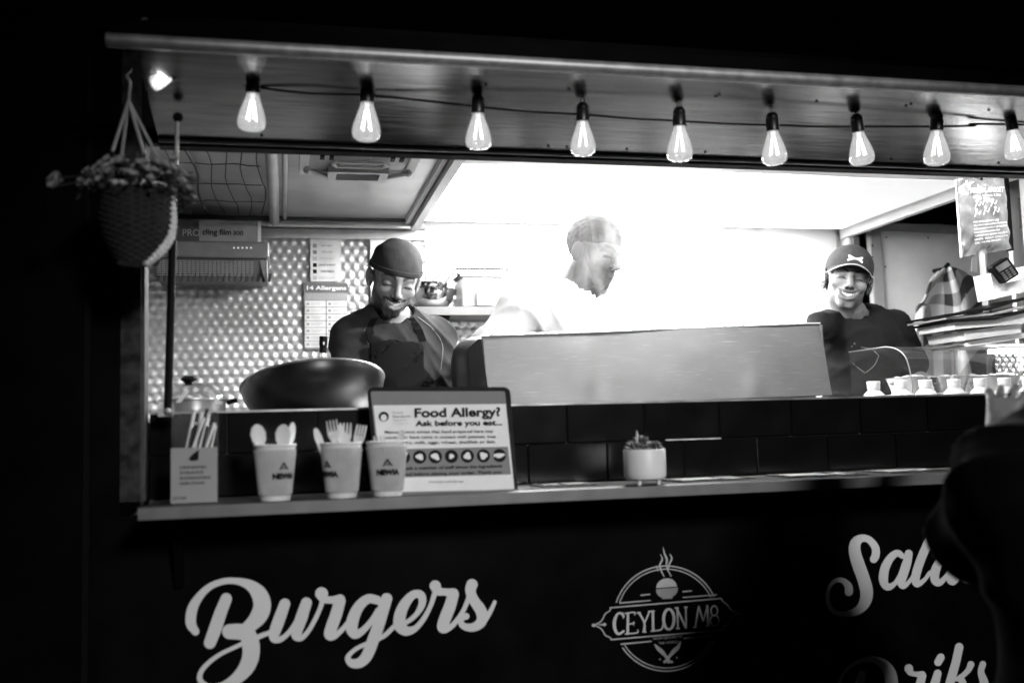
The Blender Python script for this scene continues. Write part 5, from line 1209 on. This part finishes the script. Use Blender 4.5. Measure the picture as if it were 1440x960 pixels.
# raglan seams and pocket line, their highlights painted as thin pale tubes
for path in (((521, 452), (512, 468), (520, 490), (518, 520)), ((588, 446), (608, 462), (622, 485), (620, 520))):
    pts = []
    for (u, v) in smoothpath([(*q, 0) for q in path])[:, :2]:
        g_ = at(u, v, y=1.0); y_ = surf_y(shirtf, g_[0], g_[2], 1.2); pts.append(at(u, v, y=y_-.001))
    MB().tube(pts, .0018, 6).build('seam', mat('seam_highlight', .16, .8), m1)
trousers(J, mat('dark_trousers', .03, .9, spec=.06), m1)

# ------ cook in the steam, seen from behind his right ear
Hy3 = .98; H3 = at(836, 356, y=Hy3); R3_ = rotm(18, 4, 38)
J3 = dict(headc=H3, neck=at(822, 412, y=1.03), shL=at(738, 432, y=1.02), shR=at(925, 440, y=1.08), chest=at(820, 470, y=1.08), yaw=8, w=1.12)
J3['pelvis'] = vec((J3['chest'][0], 1.10, J3['chest'][2]-.42)); J3['elL'] = at(672, 506, y=.97); J3['elR'] = at(950, 520, y=1.0)
J3['wrL'] = vec(J3['elL'])+vec((.16, -.10, -.10)); J3['wrR'] = vec(J3['elR'])+vec((-.10, -.18, -.06)); J3.update(legs_J(J3['pelvis'], ZF))
m3 = thing('person', 'cook in a pale shirt bent over the griddle, half hidden by white steam', 'person', (J3['pelvis'][0], J3['pelvis'][1], ZF))
hd3, tn3 = make_head(H3, R3_, skin=1.0, beard=.6, smile=0)
skin_body('body', J3, hd3, tn3, M_skin3, m3, hands=[dict(wrist=J3['wrL'], elbow=J3['elL'], dirv=(.8, -.5, -.3), palmn=(.3, .1, -1), side=(1, 0, 0), curl=(35, 40, 30)), dict(wrist=J3['wrR'], elbow=J3['elR'], dirv=(-.5, -.8, -.2), palmn=(-.3, .1, -1), side=(-1, 0, 0), curl=(35, 40, 30))])
def hair3(p):
    q = loc(p, H3, R3_); d = ell(q, (0, .016, .041), (.0825, .102, .089)); cut = .030-q[:, 2]-np.clip(q[:, 1]-.005, 0, 1)*1.6+np.clip(-.05-q[:, 1], 0, 1)*.4
    return np.maximum(d+.0018*wob(q, 120)+.001*wob(q, 60, 3), cut)
garment('hair', hair3, H3-.14, H3+.16, .0036, M_hair, m3)
def shirt3(p, J=J3):
    d = torso_sdf(p, J, .008)
    for a, b in (('shL', 'elL'), ('shR', 'elR')): d = su(d, cap(p, J[a], vec(J[a])*.25+vec(J[b])*.75, .072, .062), .06)
    return np.maximum(d+.004*wob(p, 12, 4)-.011*folds(p, 5), -cap(p, vec(J['neck'])+vec((0, -.01, .0)), J['headc'], .060, .075))
garment('shirt', shirt3, vec(J3['pelvis'])+vec((-.56, -.30, -.10)), vec(J3['neck'])+vec((.56, .24, .08)), .0085, mat('pale_cotton', .32, .9, var=.08, bump=.2, bscale=240), m3)
trousers(J3, mat('dark_trousers', .03, .9, spec=.06), m3)

# ------ laughing woman in the sports cap
Hy2 = 1.02; H2 = at(1192, 394, y=Hy2); R2_ = rotm(2, 13, -24)
J2 = dict(headc=H2, neck=at(1200, 450, y=1.08), shL=at(1163, 470, y=1.06), shR=at(1256, 462, y=1.06), chest=at(1212, 505, y=1.08), yaw=-22, w=.90)
J2['shL'] = at(1168, 458, y=1.10)
J2['pelvis'] = vec((J2['chest'][0]-.01, 1.12, J2['chest'][2]-.38)); J2['elL'] = at(1142, 455, y=.90); J2['elR'] = at(1288, 532, y=.98)
J2['wrL'] = at(1128, 470, y=.78)+vec((-.10, .0, .005)); J2['wrR'] = vec(J2['elR'])+vec((-.02, -.20, -.06)); J2.update(legs_J(J2['pelvis'], ZF))
m2 = thing('person', 'laughing woman in a dark sports cap and black t-shirt leaning on the guard', 'person', (J2['pelvis'][0], J2['pelvis'][1], ZF))
hd2, tn2 = make_head(H2, R2_, skin=1.0, beard=0, fem=True)
skin_body('body', J2, hd2, tn2, M_skin2, m2, hands=[dict(wrist=J2['wrL'], elbow=J2['elL'], dirv=(-.9, -.1, -.1), palmn=(0, -.5, -.8), side=(0, -1, 0), curl=(25, 40, 30), scale=.92), dict(wrist=J2['wrR'], elbow=J2['elR'], dirv=(-.2, -.9, -.2), palmn=(0, .1, -1), side=(-1, 0, 0), curl=(30, 40, 30), scale=.92)])
teethmesh(H2, R2_, m2)
def cap2(p):
    q = loc(p, H2, R2_); d = ell(q, (0, .016, .045), (.0865, .107, .090))
    cut = .030-q[:, 2]-np.clip(q[:, 1], 0, 1)*.22
    seam = np.minimum(np.abs(q[:, 0]), np.abs(np.abs(q[:, 0])-.055*np.clip((.13-q[:, 2])/.08, 0, 1)-.0))
    return np.maximum(d+.0014*np.exp(-(seam/.002)**2), cut)
M_cap2 = mat('cap_twill', .045, .85, spec=.06, var=.15, scale=60, bump=.3, bscale=400)
garment('cap', cap2, H2-.14, H2+.17, .0035, M_cap2, m2)
def L2(q): return np.array(R2_) @ vec(q)+vec(H2)
vs = []; nu, nv = 22, 9
for t_ in (0, .0035):
    for i in range(nu+1):
        a_ = math.radians(-76+152*i/nu); 
        for j in range(nv+1):
            v = j/nv; ex_ = .068*math.cos(a_)**.85 if math.cos(a_) > 0 else 0
            x_ = .083*math.sin(a_)*(1+.0*v); y_ = .016-.100*math.cos(a_)-ex_*v; z_ = .047-.006*v*math.cos(a_)-.26*x_*x_/.083*(.5+1.1*v)-t_
            vs.append(L2((x_, y_, z_)))
w_ = nv+1; K = (nu+1)*w_; fs = [(i*w_+j, i*w_+j+1, (i+1)*w_+j+1, (i+1)*w_+j) for i in range(nu) for j in range(nv)]
fs2 = [(K+a, K+d, K+c, K+b) for a, b, c, d in fs]; ed = [(i*w_+nv, K+i*w_+nv, K+(i+1)*w_+nv, (i+1)*w_+nv) for i in range(nu)]+[(j, j+1, K+j+1, K+j) for j in range(nv)]+[(nu*w_+j, K+nu*w_+j, K+nu*w_+j+1, nu*w_+j+1) for j in range(nv)]
MB().add(vs, fs+fs2+ed).build('visor', M_cap2, m2)
MB().tube([vs[i*w_+nv] for i in range(nu+1)], .0022, 6).build('visor_edge', mat('visor_piping', .45, .8), m2)
def surf_dir(fn, o, d, L=.25):
    t = np.linspace(0, L, 200); P = vec(o)+np.outer(t, d); s = fn(P); i = np.argmax(s > 0); return P[i]
def capmap(u, v, L):     # emblem coordinates in metres on the front of the crown
    d = np.array(R2_) @ nrm((math.sin(u/.09), -math.cos(u/.09), math.tan((v)/.09))); c = L2((0, .016, .045)); p = surf_dir(cap2, c, d); return p+d*(.0012+L*.3)
em = []
for s_ in (1, -1):
    em.append([(-21, s_*9.5, 5.5), (-10, s_*3.4, 5.4), (0, s_*1.6, 4.2), (10, s_*3.4, 5.4), (21, s_*9.5, 5.5)])
em += [[(-21, -8, 6), (-17, -2, 5)], [(-21, 8, 6), (-17, 2, 5)], [(21, -8, 6), (17, -2, 5)], [(21, 8, 6), (17, 2, 5)]]
mb = MB(); stroke_mesh(mb, em, lambda u, v, L: capmap(u*.001+.004, v*.00085+.022, L), lift=.0002, sm=4); mb.build('cap_emblem', M_paper, m2, False)
# hair: pulled back, with loose curls beside the ears
def hair2(p):
    q = loc(p, H2, R2_); d = ell(q, (0, .030, .010), (.081, .088, .092)); d = su(d, ell(q, (.0, .095, -.01), (.045, .045, .055)), .03)
    return np.maximum(d+.002*wob(q, 95), np.maximum(-(q[:, 1]-.006), q[:, 2]-.05))
garment('hair', hair2, H2-.15, H2+.17, .0045, M_hair, m2)
mb = MB(); rc = random.Random(4)
for s_ in (-1, 1):
    for k in range(16):
        x_ = s_*(.070+rc.uniform(-.006, .010)); y_ = rc.uniform(-.015, .03); z_ = rc.uniform(.0, .035); L_ = rc.uniform(.025, .075); ph = rc.uniform(0, 6); rad = rc.uniform(.002, .005)
        mb.tube([L2((x_+rad*math.sin(ph+t_*9)+s_*.010*t_, y_+rad*math.cos(ph+t_*9), z_-L_*t_)) for t_ in np.linspace(0, 1, 14)], .0008, 4)
tag(mb.build('loose_curls', M_hair, m2), kind='stuff')
def tee2(p, J=J2):
    d = torso_sdf(p, J, .010); d = su(d, cap(p, J['shL'], vec(J['shL'])*.42+vec(J['elL'])*.58, .056, .047), .03); d = su(d, cap(p, J['shR'], vec(J['shR'])*.28+vec(J['elR'])*.72, .060, .066), .035)
    return np.maximum(d+.003*wob(p, 13, 1)-.009*folds(p, 2), -cap(p, vec(J['neck'])+vec((0, -.012, .012)), J['headc'], .056, .075))
garment('t_shirt', tee2, vec(J2['pelvis'])+vec((-.46, -.36, -.10)), vec(J2['neck'])+vec((.34, .2, .10)), .0075, M_black_tee, m2)
mb = MB()
for path in (((1190, 499), (1201, 483), (1203, 484)), ((1190, 499), (1202, 513), (1216, 524)), ((1211, 488), (1226, 491), (1236, 500)), ((1236, 500), (1229, 514), (1217, 524))):
    pts = []
    for (u, v) in smoothpath([(*q, 0) for q in path])[:, :2]:
        g_ = at(u, v, y=1.0); y_ = surf_y(tee2, g_[0], g_[2], 1.2, .6); pts.append(at(u, v, y=y_-.002))
    mb.tube(pts, .0011, 5)
mb.build('shirt_print', mat('print_grey', .22, .8), m2)
trousers(J2, mat('dark_trousers', .03, .9, spec=.06), m2)
g_ = at(1291, 541, y=.86)

# ------ customer in a dark coat in the foreground, back to the camera, one hand raised to the till
yc = -.85
J4 = dict(neck=at(1545, 560, y=yc), headc=at(1560, 470, y=yc-.02), shL=at(1420, 674, y=yc), shR=at(1690, 640, y=yc-.04), chest=at(1535, 760, y=yc), yaw=0, w=1.1)
J4['pelvis'] = vec((J4['chest'][0]+.03, yc, J4['chest'][2]-.42)); J4['elL'] = at(1372, 764, y=yc+.17); J4['elR'] = vec(J4['shR'])+vec((.08, .12, -.26))
J4['wrL'] = at(1428, 640, y=yc+.36); J4['wrR'] = vec(J4['elR'])+vec((.02, .22, .02))
for s_, k in ((-1, 'L'), (1, 'R')):
    p = vec(J4['pelvis']); J4['hip'+k] = p+vec((s_*.09, 0, -.05)); J4['an'+k] = vec((p[0]+s_*.11, p[1], .085)); J4['kn'+k] = (J4['hip'+k]+J4['an'+k])/2+vec((0, .02, 0))
m4 = thing('person', 'customer in a dark coat seen from behind at the right edge, one hand raised', 'person', (J4['pelvis'][0], yc, 0))
H4 = vec(J4['headc']); R4 = rotm(5, 0, 185); hd4, tn4 = make_head(H4, R4, skin=1, beard=0, smile=0)
hw = at(1406, 612, y=yc+.40)
skin_body('body', J4, hd4, tn4, M_skin2, m4, hands=[dict(wrist=hw, elbow=J4['wrL'], dirv=(.42, .25, .87), palmn=(.6, .75, -.3), side=(.3, -1, .2), curl=(14, 22, 14), scale=.92, thumb=30, spread=11), dict(wrist=J4['wrR'], elbow=J4['elR'], dirv=(-.4, .9, .1), palmn=(0, 0, -1), side=(-1, 0, 0), curl=(30, 30, 20))])
def coat(p, J=J4):
    d = torso_sdf(p, J, .024); d = su(d, ell(p, vec(J['pelvis'])+vec((0, 0, -.12)), (.20, .16, .26)), .06)
    d = su(d, cap(p, J['shL'], J['elL'], .080, .074), .04); d = su(d, cap(p, J['elL'], J['wrL'], .072, .052), .03)
    d = su(d, cap(p, J['wrL'], hw-vec((0, 0, .02)), .052, .045), .02)
    d = su(d, cap(p, J['shR'], J['elR'], .080, .066), .04); d = su(d, cap(p, J['elR'], J['wrR'], .064, .050), .03)
    d = su(d, cap(p, vec(J['neck'])-vec((0, 0, .03)), vec(J['neck'])+vec((0, 0, .03)), .085, .075), .03)
    return d+.006*wob(p, 9, 2)-.016*folds(p, 3, .6)
P4 = np.array([J4[k] for k in ('neck', 'shL', 'shR', 'elL', 'elR', 'wrL', 'wrR', 'pelvis')]+[hw]); garment('coat', coat, P4.min(0)-vec((.2, .25, .30)), P4.max(0)+.16, .011, mat('coat_wool', .0025, .95, sheen=.07, spec=.0, var=.2, bump=.4, bscale=200), m4)
def hair4(p): q = loc(p, H4, R4); d = ell(q, (0, .020, .030), (.088, .106, .10)); d = su(d, ell(q, (0, .06, -.06), (.07, .05, .10)), .04); return np.maximum(d+.002*wob(q, 90), -(q[:, 1]+.055)-np.clip(q[:, 2]-.06, 0, 1))
garment('hair', hair4, H4-.19, H4+.17, .006, M_hair, m4)
trousers(J4, mat('dark_trousers', .03, .9, spec=.06), m4)
mb = MB(); rp = hw+nrm((.42, .25, .87))*.098
mb.tube([rp+vec((.0115*math.cos(a_), .0115*math.sin(a_), 0)) for a_ in np.linspace(0, 2*math.pi, 20)], .0016, 6); mb.build('ring', M_mirror, m4)

# ================================================================== RIGHT END OF THE KITCHEN
# ------ squeeze bottles behind the ledge
M_bot = glassmat('bottle_plastic', 1.0, .80, .3)
names = ('squeeze bottle with a white cap, leftmost in the row, in front of the black t-shirt', 'white capped bottle second from the left, in front of the black t-shirt sleeve', 'white capped bottle third in the row, in front of the tattooed forearm', 'white capped bottle fourth in the row, in front of the food warmer base', 'white capped bottle at the end of the tiled ledge', 'wider bottle just past the end of the ledge, second from the right edge', 'bottle at the far right edge, behind the raised hand')
for i, (px_c, yt_) in enumerate(((1228, 536), (1267, 535), (1301, 534), (1341, 533), (1378, 532), (1412, 531), (1446, 530))):
    by_ = .47; x = at(px_c, yt_, y=by_)[0]; zt_ = at(px_c, yt_, y=by_)[2]; b0 = ZL-.018
    bt = thing('squeeze_bottle', names[i], 'bottle', (x, by_, b0), group='squeeze bottles lined up behind the tiled ledge')
    MB().lathe([(0, b0), (.030, b0), (.032, b0+.004), (.032, zt_-.045), (.030, zt_-.040), (.018, zt_-.028), (.0165, zt_-.024)], 24, c=(x, by_, 0)).build('body', M_bot, bt)
    MB().lathe([(.0188, zt_-.025), (.0192, zt_-.024), (.0192, zt_-.010), (.0200, zt_-.009), (.0200, zt_-.001), (.0188, zt_), (0, zt_)], 28, c=(x, by_, 0)).build('cap', glassmat('bottle_cap', 1.0, .97, .4), bt)
# ------ heated display with curved glass
dy0, dy1 = .62, .98; A = at(1283, 548, y=dy0); Bx = A[0]+.95; dz0 = ZL-.018; dzt_ = at(1330, 487, y=dy0+.12)[2]
dw = thing('food_warmer', 'lit food warmer with curved glass standing behind the squeeze bottles', 'food warmer', (A[0]+.4, dy0+.2, dz0))
prof = [(dy0, dz0+.035), (dy0-.002, dz0+.07), (dy0+.02, dzt_-.05), (dy0+.06, dzt_-.016), (dy0+.12, dzt_), (dy0+.20, dzt_+.002), (dy1, dzt_+.002)]
sp_ = smoothpath([(a_, b_, 0) for a_, b_ in prof], 5)[:, :2]; mb = MB(); k = len(sp_)
mb.add([(A[0], u, v) for u, v in sp_]+[(Bx, u, v) for u, v in sp_], [(i, i+1, k+i+1, k+i) for i in range(k-1)]); M_g = glassmat('curved_glass', 1.0, .03, .04); mb.build('curved_glass', M_g, dw)
MB().add([(A[0]+.001, u, v) for u, v in sp_]+[(A[0]+.001, dy1, dz0+.035)], [tuple(range(k+1))]).build('end_glass', glassmat('end_glass', 1.22, .004, .04, fmin=.006), dw, False)
mb = MB(); mb.tube([(A[0], u, v) for u, v in sp_], .0022, 6); mb.build('glass_edge', mat('edge_grey', .12, .4), dw)
MB().box((A[0]-.01, dy0-.01, dz0), (Bx, dy1, dz0+.034), bev=.003).build('base', M_steel, dw)
for j, (xx, w_) in enumerate(((A[0]+.03, .13), (A[0]+.18, .15), (A[0]+.35, .18), (A[0]+.55, .3))):
    MB().lathe([(w_*.36, 0), (w_*.40, .02), (w_*.5, .055), (w_*.52, .056)], 28, c=(xx+w_/2, dy0+.17, dz0+.036)).build('food_dish', M_mirror if j % 2 else mat('dish_pale', .55, .3), dw)
    mb = MB(); rj = random.Random(j)
    for _ in range(22): a_ = rj.uniform(0, 6.3); r_ = rj.uniform(0, w_*.40); mb.ball((xx+w_/2+r_*math.cos(a_), dy0+.17+r_*math.sin(a_), dz0+.075+rj.uniform(0, .018)), (rj.uniform(.01, .02), rj.uniform(.01, .02), rj.uniform(.008, .014)), 8, 5)
    tag(mb.build('food', mat('food_mixed', .28, .6, var=.5, scale=50), dw), kind='stuff')
xl = at(1395, 500, y=.80)[0]
MB().box((xl, .76, dzt_-.020), (xl+.28, .82, dzt_-.008)).build('warmer_lamp', mat('warmer_lamp', .8, .5, emit=60), dw, False)
mb = MB()
for j in range(5):
    for i in range(7): c = (xl+.0+j*.028+(.012 if i % 2 else 0), .78, dzt_-.035-i*.018); mb.ball(c, (.007, .004, .011), 8, 5)
mb.build('glint_beads', M_mirror, dw)  # mirror beads added in place of chain-like highlights behind the glass
# ------ shelf above with trays, boxes, card reader
sy_ = .74; 
def slabthing(name, label, cat, quad, depth, m, Y=sy_, group=None):
    P = [at(*q, y=Y) for q in quad]; o = MB().slab(P, (0, depth, 0)).build(name, m, None, False); return tag(o, label, cat, group)
px0 = at(1340, 470, y=sy_)[0]
MB().box((px0+.03, sy_+.02, at(1400, 482, y=sy_)[2]-.006), (px0+1.0, .98, at(1400, 482, y=sy_)[2])).build('upper_shelf', M_steel, truck, False)
slabthing('carton', 'lowest pale flat carton on the shelf above the food warmer', 'box', [(1362, 480), (1450, 466), (1450, 474), (1362, 487)], .2, M_white, group='flat cartons stacked above the food warmer')
slabthing('carton', 'middle pale flat carton above the food warmer, its left end sticking out', 'box', [(1354, 466), (1436, 455), (1436, 468), (1358, 478)], .2, mat('carton_pale', .55, .6), Y=sy_-.01, group='flat cartons stacked above the food warmer')
slabthing('carton', 'upper long pale carton just below the fanned dark menus', 'box', [(1341, 449), (1450, 440), (1450, 454), (1343, 463)], .2, mat('carton_pale', .55, .6), Y=sy_-.02, group='flat cartons stacked above the food warmer')
for k, (quad, m_, lb) in enumerate((([(1328, 442), (1392, 432), (1450, 416), (1450, 419), (1392, 435.5), (1329, 445)], M_blackplastic, 'topmost dark laminated menu, curling up towards the card reader'), ([(1330, 446), (1395, 440), (1450, 427), (1450, 430), (1395, 443), (1331, 449)], mat('laminate', .30, .2), 'shiny grey laminated menu under the topmost dark one'), ([(1338, 450), (1400, 446), (1450, 434), (1450, 438), (1400, 449.5), (1340, 453)], M_blackplastic, 'lowest dark laminated menu lying on the upper pale carton'))):
    slabthing('laminated_menu', lb, 'menu', quad, .22, m_, Y=sy_-.04+k*.006, group='laminated menus fanned above the cartons')
ry = .70; P = [at(*q, y=ry) for q in ((1393, 384), (1400, 420), (1450, 408), (1450, 372), (1440, 375), (1438, 392), (1414, 398), (1408, 380))]
o = MB().slab(P, (0, .09, 0)).build('card_reader_stand', M_white, None, False); tag(o, 'white angled stand carrying the card reader above the menus', 'stand')
cr = thing('card_reader', 'black card reader with keypad resting on its white stand', 'card reader', at(1412, 392, y=ry))
Q = [at(*q, y=ry-.02) for q in ((1394, 375), (1417, 361), (1434, 385), (1412, 399))]; u_ = nrm(Q[1]-Q[0]); v_ = nrm(Q[3]-Q[0]); 
MB().slab([Q[0]+u_*.005, Q[1]-u_*.005, Q[1]+v_*.006, Q[2]-v_*.006, Q[2]-u_*.005, Q[3]+u_*.005, Q[3]-v_*.006, Q[0]+v_*.006], (0, .03, 0)).build('case', M_blackplastic, cr, False)
def qp(a, b): return Q[0]*(1-a)*(1-b)+Q[1]*a*(1-b)+Q[2]*a*b+Q[3]*(1-a)*b
MB().slab([qp(.14, .12)-vec((0, .0004, 0)), qp(.86, .12)-vec((0, .0004, 0)), qp(.86, .42)-vec((0, .0004, 0)), qp(.14, .42)-vec((0, .0004, 0))], (0, -.0012, 0)).build('display', mat('lcd_grey', .16, .2), cr, False)
mb = MB()
for i in range(3):
    for j in range(4): a_, b_ = .16+i*.25, .50+j*.115; mb.slab([qp(a_, b_), qp(a_+.18, b_), qp(a_+.18, b_+.07), qp(a_, b_+.07)], (0, -.003, 0))
mb.build('keypad', mat('keys_grey', .10, .5), cr, False)
# strap post and white notice wall behind
a, b = at(1384, 350, y=.86), at(1394, 432, y=.86)
MB().box((a[0], .86, b[2]-.1), (b[0], .89, ZCEI-.002)).build('support_post', mat('post_grey', .14, .4, .4), truck, False)
MB().box((a[0]-.004, .856, b[2]-.1), (a[0]+.003, .8595, ZCEI-.003)).build('post_edge', M_trim, truck, False)
a, b = at(1416, 240, y=.94), at(1500, 350, y=.94)
MB().box((a[0], .94, ZL+.1), (a[0]+.6, .96, ZCEI-.001)).build('notice_board', M_white, truck, False)
a, b = at(1430, 278, y=.937), at(1462, 322, y=.937); wn = MB().box((a[0], .934, b[2]), (b[0], .937, a[2])).build('wall_notice', mat('notice_grey', .46, .6), None, False); tag(wn, 'small printed notice on the white board right of the fire blanket', 'notice')
for j in range(5): MB().box((a[0]+.008, .9325, a[2]-.012-j*.02), (b[0]-.01, .9335, a[2]-.009-j*.02)).build('print_line', M_midpaper, wn, False)
a, b = at(1412, 250, y=.80), at(1426, 352, y=.80); MB().box((a[0], .80, b[2]), (b[0], .82, a[2]+.1)).build('hanging_strap', M_dark, truck, False)
# ------ fire blanket pouch
fy_ = .62; C4 = [at(*q, y=fy_) for q in ((1347, 251), (1412, 251), (1421, 350), (1355, 361))]
fbk = thing('fire_blanket', 'hanging fire blanket in a creased plastic pouch, printed in white', 'fire blanket', (C4[0]+C4[2])/2)
nu, nv = 36, 44; vs = []
def fq(u, v): return C4[0]*(1-u)*(1-v)+C4[1]*u*(1-v)+C4[2]*u*v+C4[3]*(1-u)*v
for i in range(nu+1):
    for j in range(nv+1):
        u, v = i/nu, j/nv; p = fq(u, v); puff = .016*math.sin(math.pi*u)**.5*math.sin(math.pi*min(1, v*1.05))**.5 if 0 < v < .95 and 0 < u < 1 else 0
        cr_ = .003*math.sin(u*22+v*9+3*math.sin(v*7))+.002*math.sin(u*9-v*26)+.004*math.exp(-((u-.5)/.03)**2)*(-1)
        vs.append(p-vec((0, puff+cr_, 0)))
w_ = nv+1; mb = MB(); mb.add(vs, [(i*w_+j, i*w_+j+1, (i+1)*w_+j+1, (i+1)*w_+j) for i in range(nu) for j in range(nv)])
mb.build('pouch', mat('pouch_grey', .15, .25, var=.3, scale=25, bump=.3, bscale=60, coat=.6), fbk, True, 80)
MB().slab([fq(0, 0)+vec((0, .008, 0)), fq(1, 0)+vec((0, .008, 0)), fq(1, 1)+vec((0, .008, 0)), fq(0, 1)+vec((0, .008, 0))], (0, .01, 0)).build('back_panel', mat('pouch_back', .5, .4), fbk, False)
def fbt(s, u0, u1, v, h, bold=0, slant=0, mm=M_paper):
    p = fq(u0, v)-vec((0, .024, 0)); q_ = fq(u1, v)-vec((0, .024, 0)); text('print', s, p, q_-p, C4[0]-C4[3], np.linalg.norm(q_-p), mm, fbk, h=h, bold=bold, slant=slant)
fbt('FIRE BLANKET', .14, .88, .21, .0165, .01, .3); fbt('1.0m x 1.0m', .40, .78, .265, .009)
for i, (u, v) in enumerate(((.28, .37), (.45, .33), (.62, .36), (.26, .48), (.45, .46), (.66, .47))):
    mb = MB(); c = fq(u, v)-vec((0, .024, 0))
    mb.tube([c+vec((-.012, 0, -.012)), c+vec((-.004, 0, .006)), c+vec((.006, 0, -.004)), c+vec((.013, 0, .010))], .0011, 5); mb.tube([c+vec((.004*math.cos(a_)-.003, 0, .012+.004*math.sin(a_))) for a_ in np.linspace(0, 6.28, 9)], .0009, 5); mb.build('instruction_drawing', M_paper, fbk)
for j in range(7): fbt(('FOR EMERGENCY USE', 'PULL TAPES DOWN SHARPLY TO RELEASE', 'HOLD BLANKET IN FRONT OF THE BODY', 'PLACE OVER THE BURNING AREA', 'TURN OFF HEAT SOURCE AND LEAVE', 'UNTIL FULLY COOLED', 'CALL THE FIRE BRIGADE')[j], .16, .86 if j % 3 else .7, .60+j*.045, .0058)
mb = MB(); 
for (x0__, x1__) in ((1366, 1374), (1388, 1396)):
    P = [at(x0__+2, 352, y=fy_), at(x1__+2, 352, y=fy_), at(x1__, 384, y=fy_), at(x0__, 382, y=fy_)]
    if x0__ < 1380: mb.slab(P, (0, .004, 0))
mb.build('pull_tape', mat('tape_grey', .10, .8), fbk, False)
MB().tube([at(1380, 244, y=fy_), at(1381, 253, y=fy_-.006)], .003, 8).build('screw_hook', M_dark, fbk)
# ------ checked blanket on the door hook
ky = DY-.15; kh = at(1327, 377, y=ky)
bl = thing('checked_blanket', 'checked fleece blanket hanging in folds from a hook on the grey door', 'blanket', kh)
MB().tube([kh+vec((0, .07, -.002)), kh+vec((0, .0, -.002)), kh+vec((0, -.035, .012))], [.010, .008, .010], 10).build('hook', M_dark, bl)
edgeL = [(1316, 384), (1303, 398), (1297, 420), (1285, 436), (1283, 480), (1292, 560)]; edgeR = [(1346, 379), (1368, 388), (1384, 408), (1397, 446), (1399, 500), (1402, 560)]
eL = smoothpath([(*q, 0) for q in edgeL], 10); eR = smoothpath([(*q, 0) for q in edgeR], 10); nv = len(eL); nu = 70; vs = []; uvs = []
for i in range(nu+1):
    u = i/nu
    for j in range(nv):
        a_, b_ = eL[j, :2], eR[j, :2]; v = j/(nv-1); uu = u+.035*math.sin(u*14+v*2.5); q_ = a_*(1-uu)+b_*uu; amp = .045*min(1, v*3+.35)
        f_ = .75*math.sin(u*11+1.2*math.sin(v*4))+.25*math.sin(u*23+v*5+1)
        p = at(q_[0]+2.0*math.sin(v*9+u*5), q_[1]-7*math.sin(math.pi*u)*(1-v)**3, y=ky-amp*f_-.02); vs.append(p); uvs.append((u*1.0+.10*math.sin(u*11+v*3)+v*.25*(u-.5), v*.8+u*.22+.04*math.sin(u*9)))
mb = MB(); mb.add(vs, [(i*nv+j, i*nv+j+1, (i+1)*nv+j+1, (i+1)*nv+j) for i in range(nu) for j in range(nv-1)])
o = mb.build('cloth', fabric_print('check_fleece', .06, .85, 5.2, 9.0), bl, True, 80)
uvl = o.data.uv_layers.new(name='uv'); co = {tuple(np.round(v, 4)): uv for v, uv in zip(vs, uvs)}
for lp in o.data.loops:
    c = o.data.vertices[lp.vertex_index].co; uvl.data[lp.index].uv = co.get(tuple(np.round(c[:], 4)), (0, 0))
md = o.modifiers.new('thick', 'SOLIDIFY'); md.thickness = .006

# ================================================================== STEAM
def steammat():
    m = bpy.data.materials.new('steam'); m.use_nodes = True; nt = m.node_tree; N = nt.nodes; L = nt.links; N.remove(N['Principled BSDF'])
    pv = N.new('ShaderNodeVolumePrincipled'); pv.inputs['Color'].default_value = (.6, .6, .6, 1); pv.inputs['Anisotropy'].default_value = .15
    tc = N.new('ShaderNodeTexCoord'); mp = N.new('ShaderNodeMapping'); mp.inputs['Scale'].default_value = (1, 1, .55); L.new(tc.outputs['Object'], mp.inputs[0])
    nz = N.new('ShaderNodeTexNoise'); nz.inputs['Scale'].default_value = 9; nz.inputs['Detail'].default_value = 5; nz.inputs['Distortion'].default_value = 1.6; L.new(mp.outputs[0], nz.inputs['Vector'])
    mr = N.new('ShaderNodeMapRange'); mr.inputs[1].default_value = .49; mr.inputs[2].default_value = .585; mr.inputs[3].default_value = .015; mr.inputs[4].default_value = STEAM; L.new(nz.outputs[0], mr.inputs[0])
    sp = N.new('ShaderNodeSeparateXYZ'); L.new(tc.outputs['Generated'], sp.inputs[0])
    prod = mr.outputs[0]
    for k, (a0, a1) in enumerate(((.58, .22), (.25, .3), (.12, .2))):
        lo_ = N.new('ShaderNodeMapRange'); lo_.interpolation_type = 'SMOOTHSTEP'; lo_.inputs[1].default_value = 0; lo_.inputs[2].default_value = a0; L.new(sp.outputs[k], lo_.inputs[0])
        hi_ = N.new('ShaderNodeMapRange'); hi_.interpolation_type = 'SMOOTHSTEP'; hi_.inputs[1].default_value = 1; hi_.inputs[2].default_value = 1-a1; L.new(sp.outputs[k], hi_.inputs[0])
        for o_ in (lo_, hi_):
            mm = N.new('ShaderNodeMath'); mm.operation = 'MULTIPLY'; L.new(prod, mm.inputs[0]); L.new(o_.outputs[0], mm.inputs[1]); prod = mm.outputs[0]
    L.new(prod, pv.inputs['Density']); L.new(pv.outputs[0], N['Material Output'].inputs['Volume']); return m
STEAM = 2.6
o = MB().box((.62, .56, ZL+.11), (at(1150, 500, y=.7)[0], .86, ZCEI-.04)).build('steam', steammat(), None, False)
tag(o, 'white steam rising off the griddle in front of the middle cook', 'steam', kind='stuff')
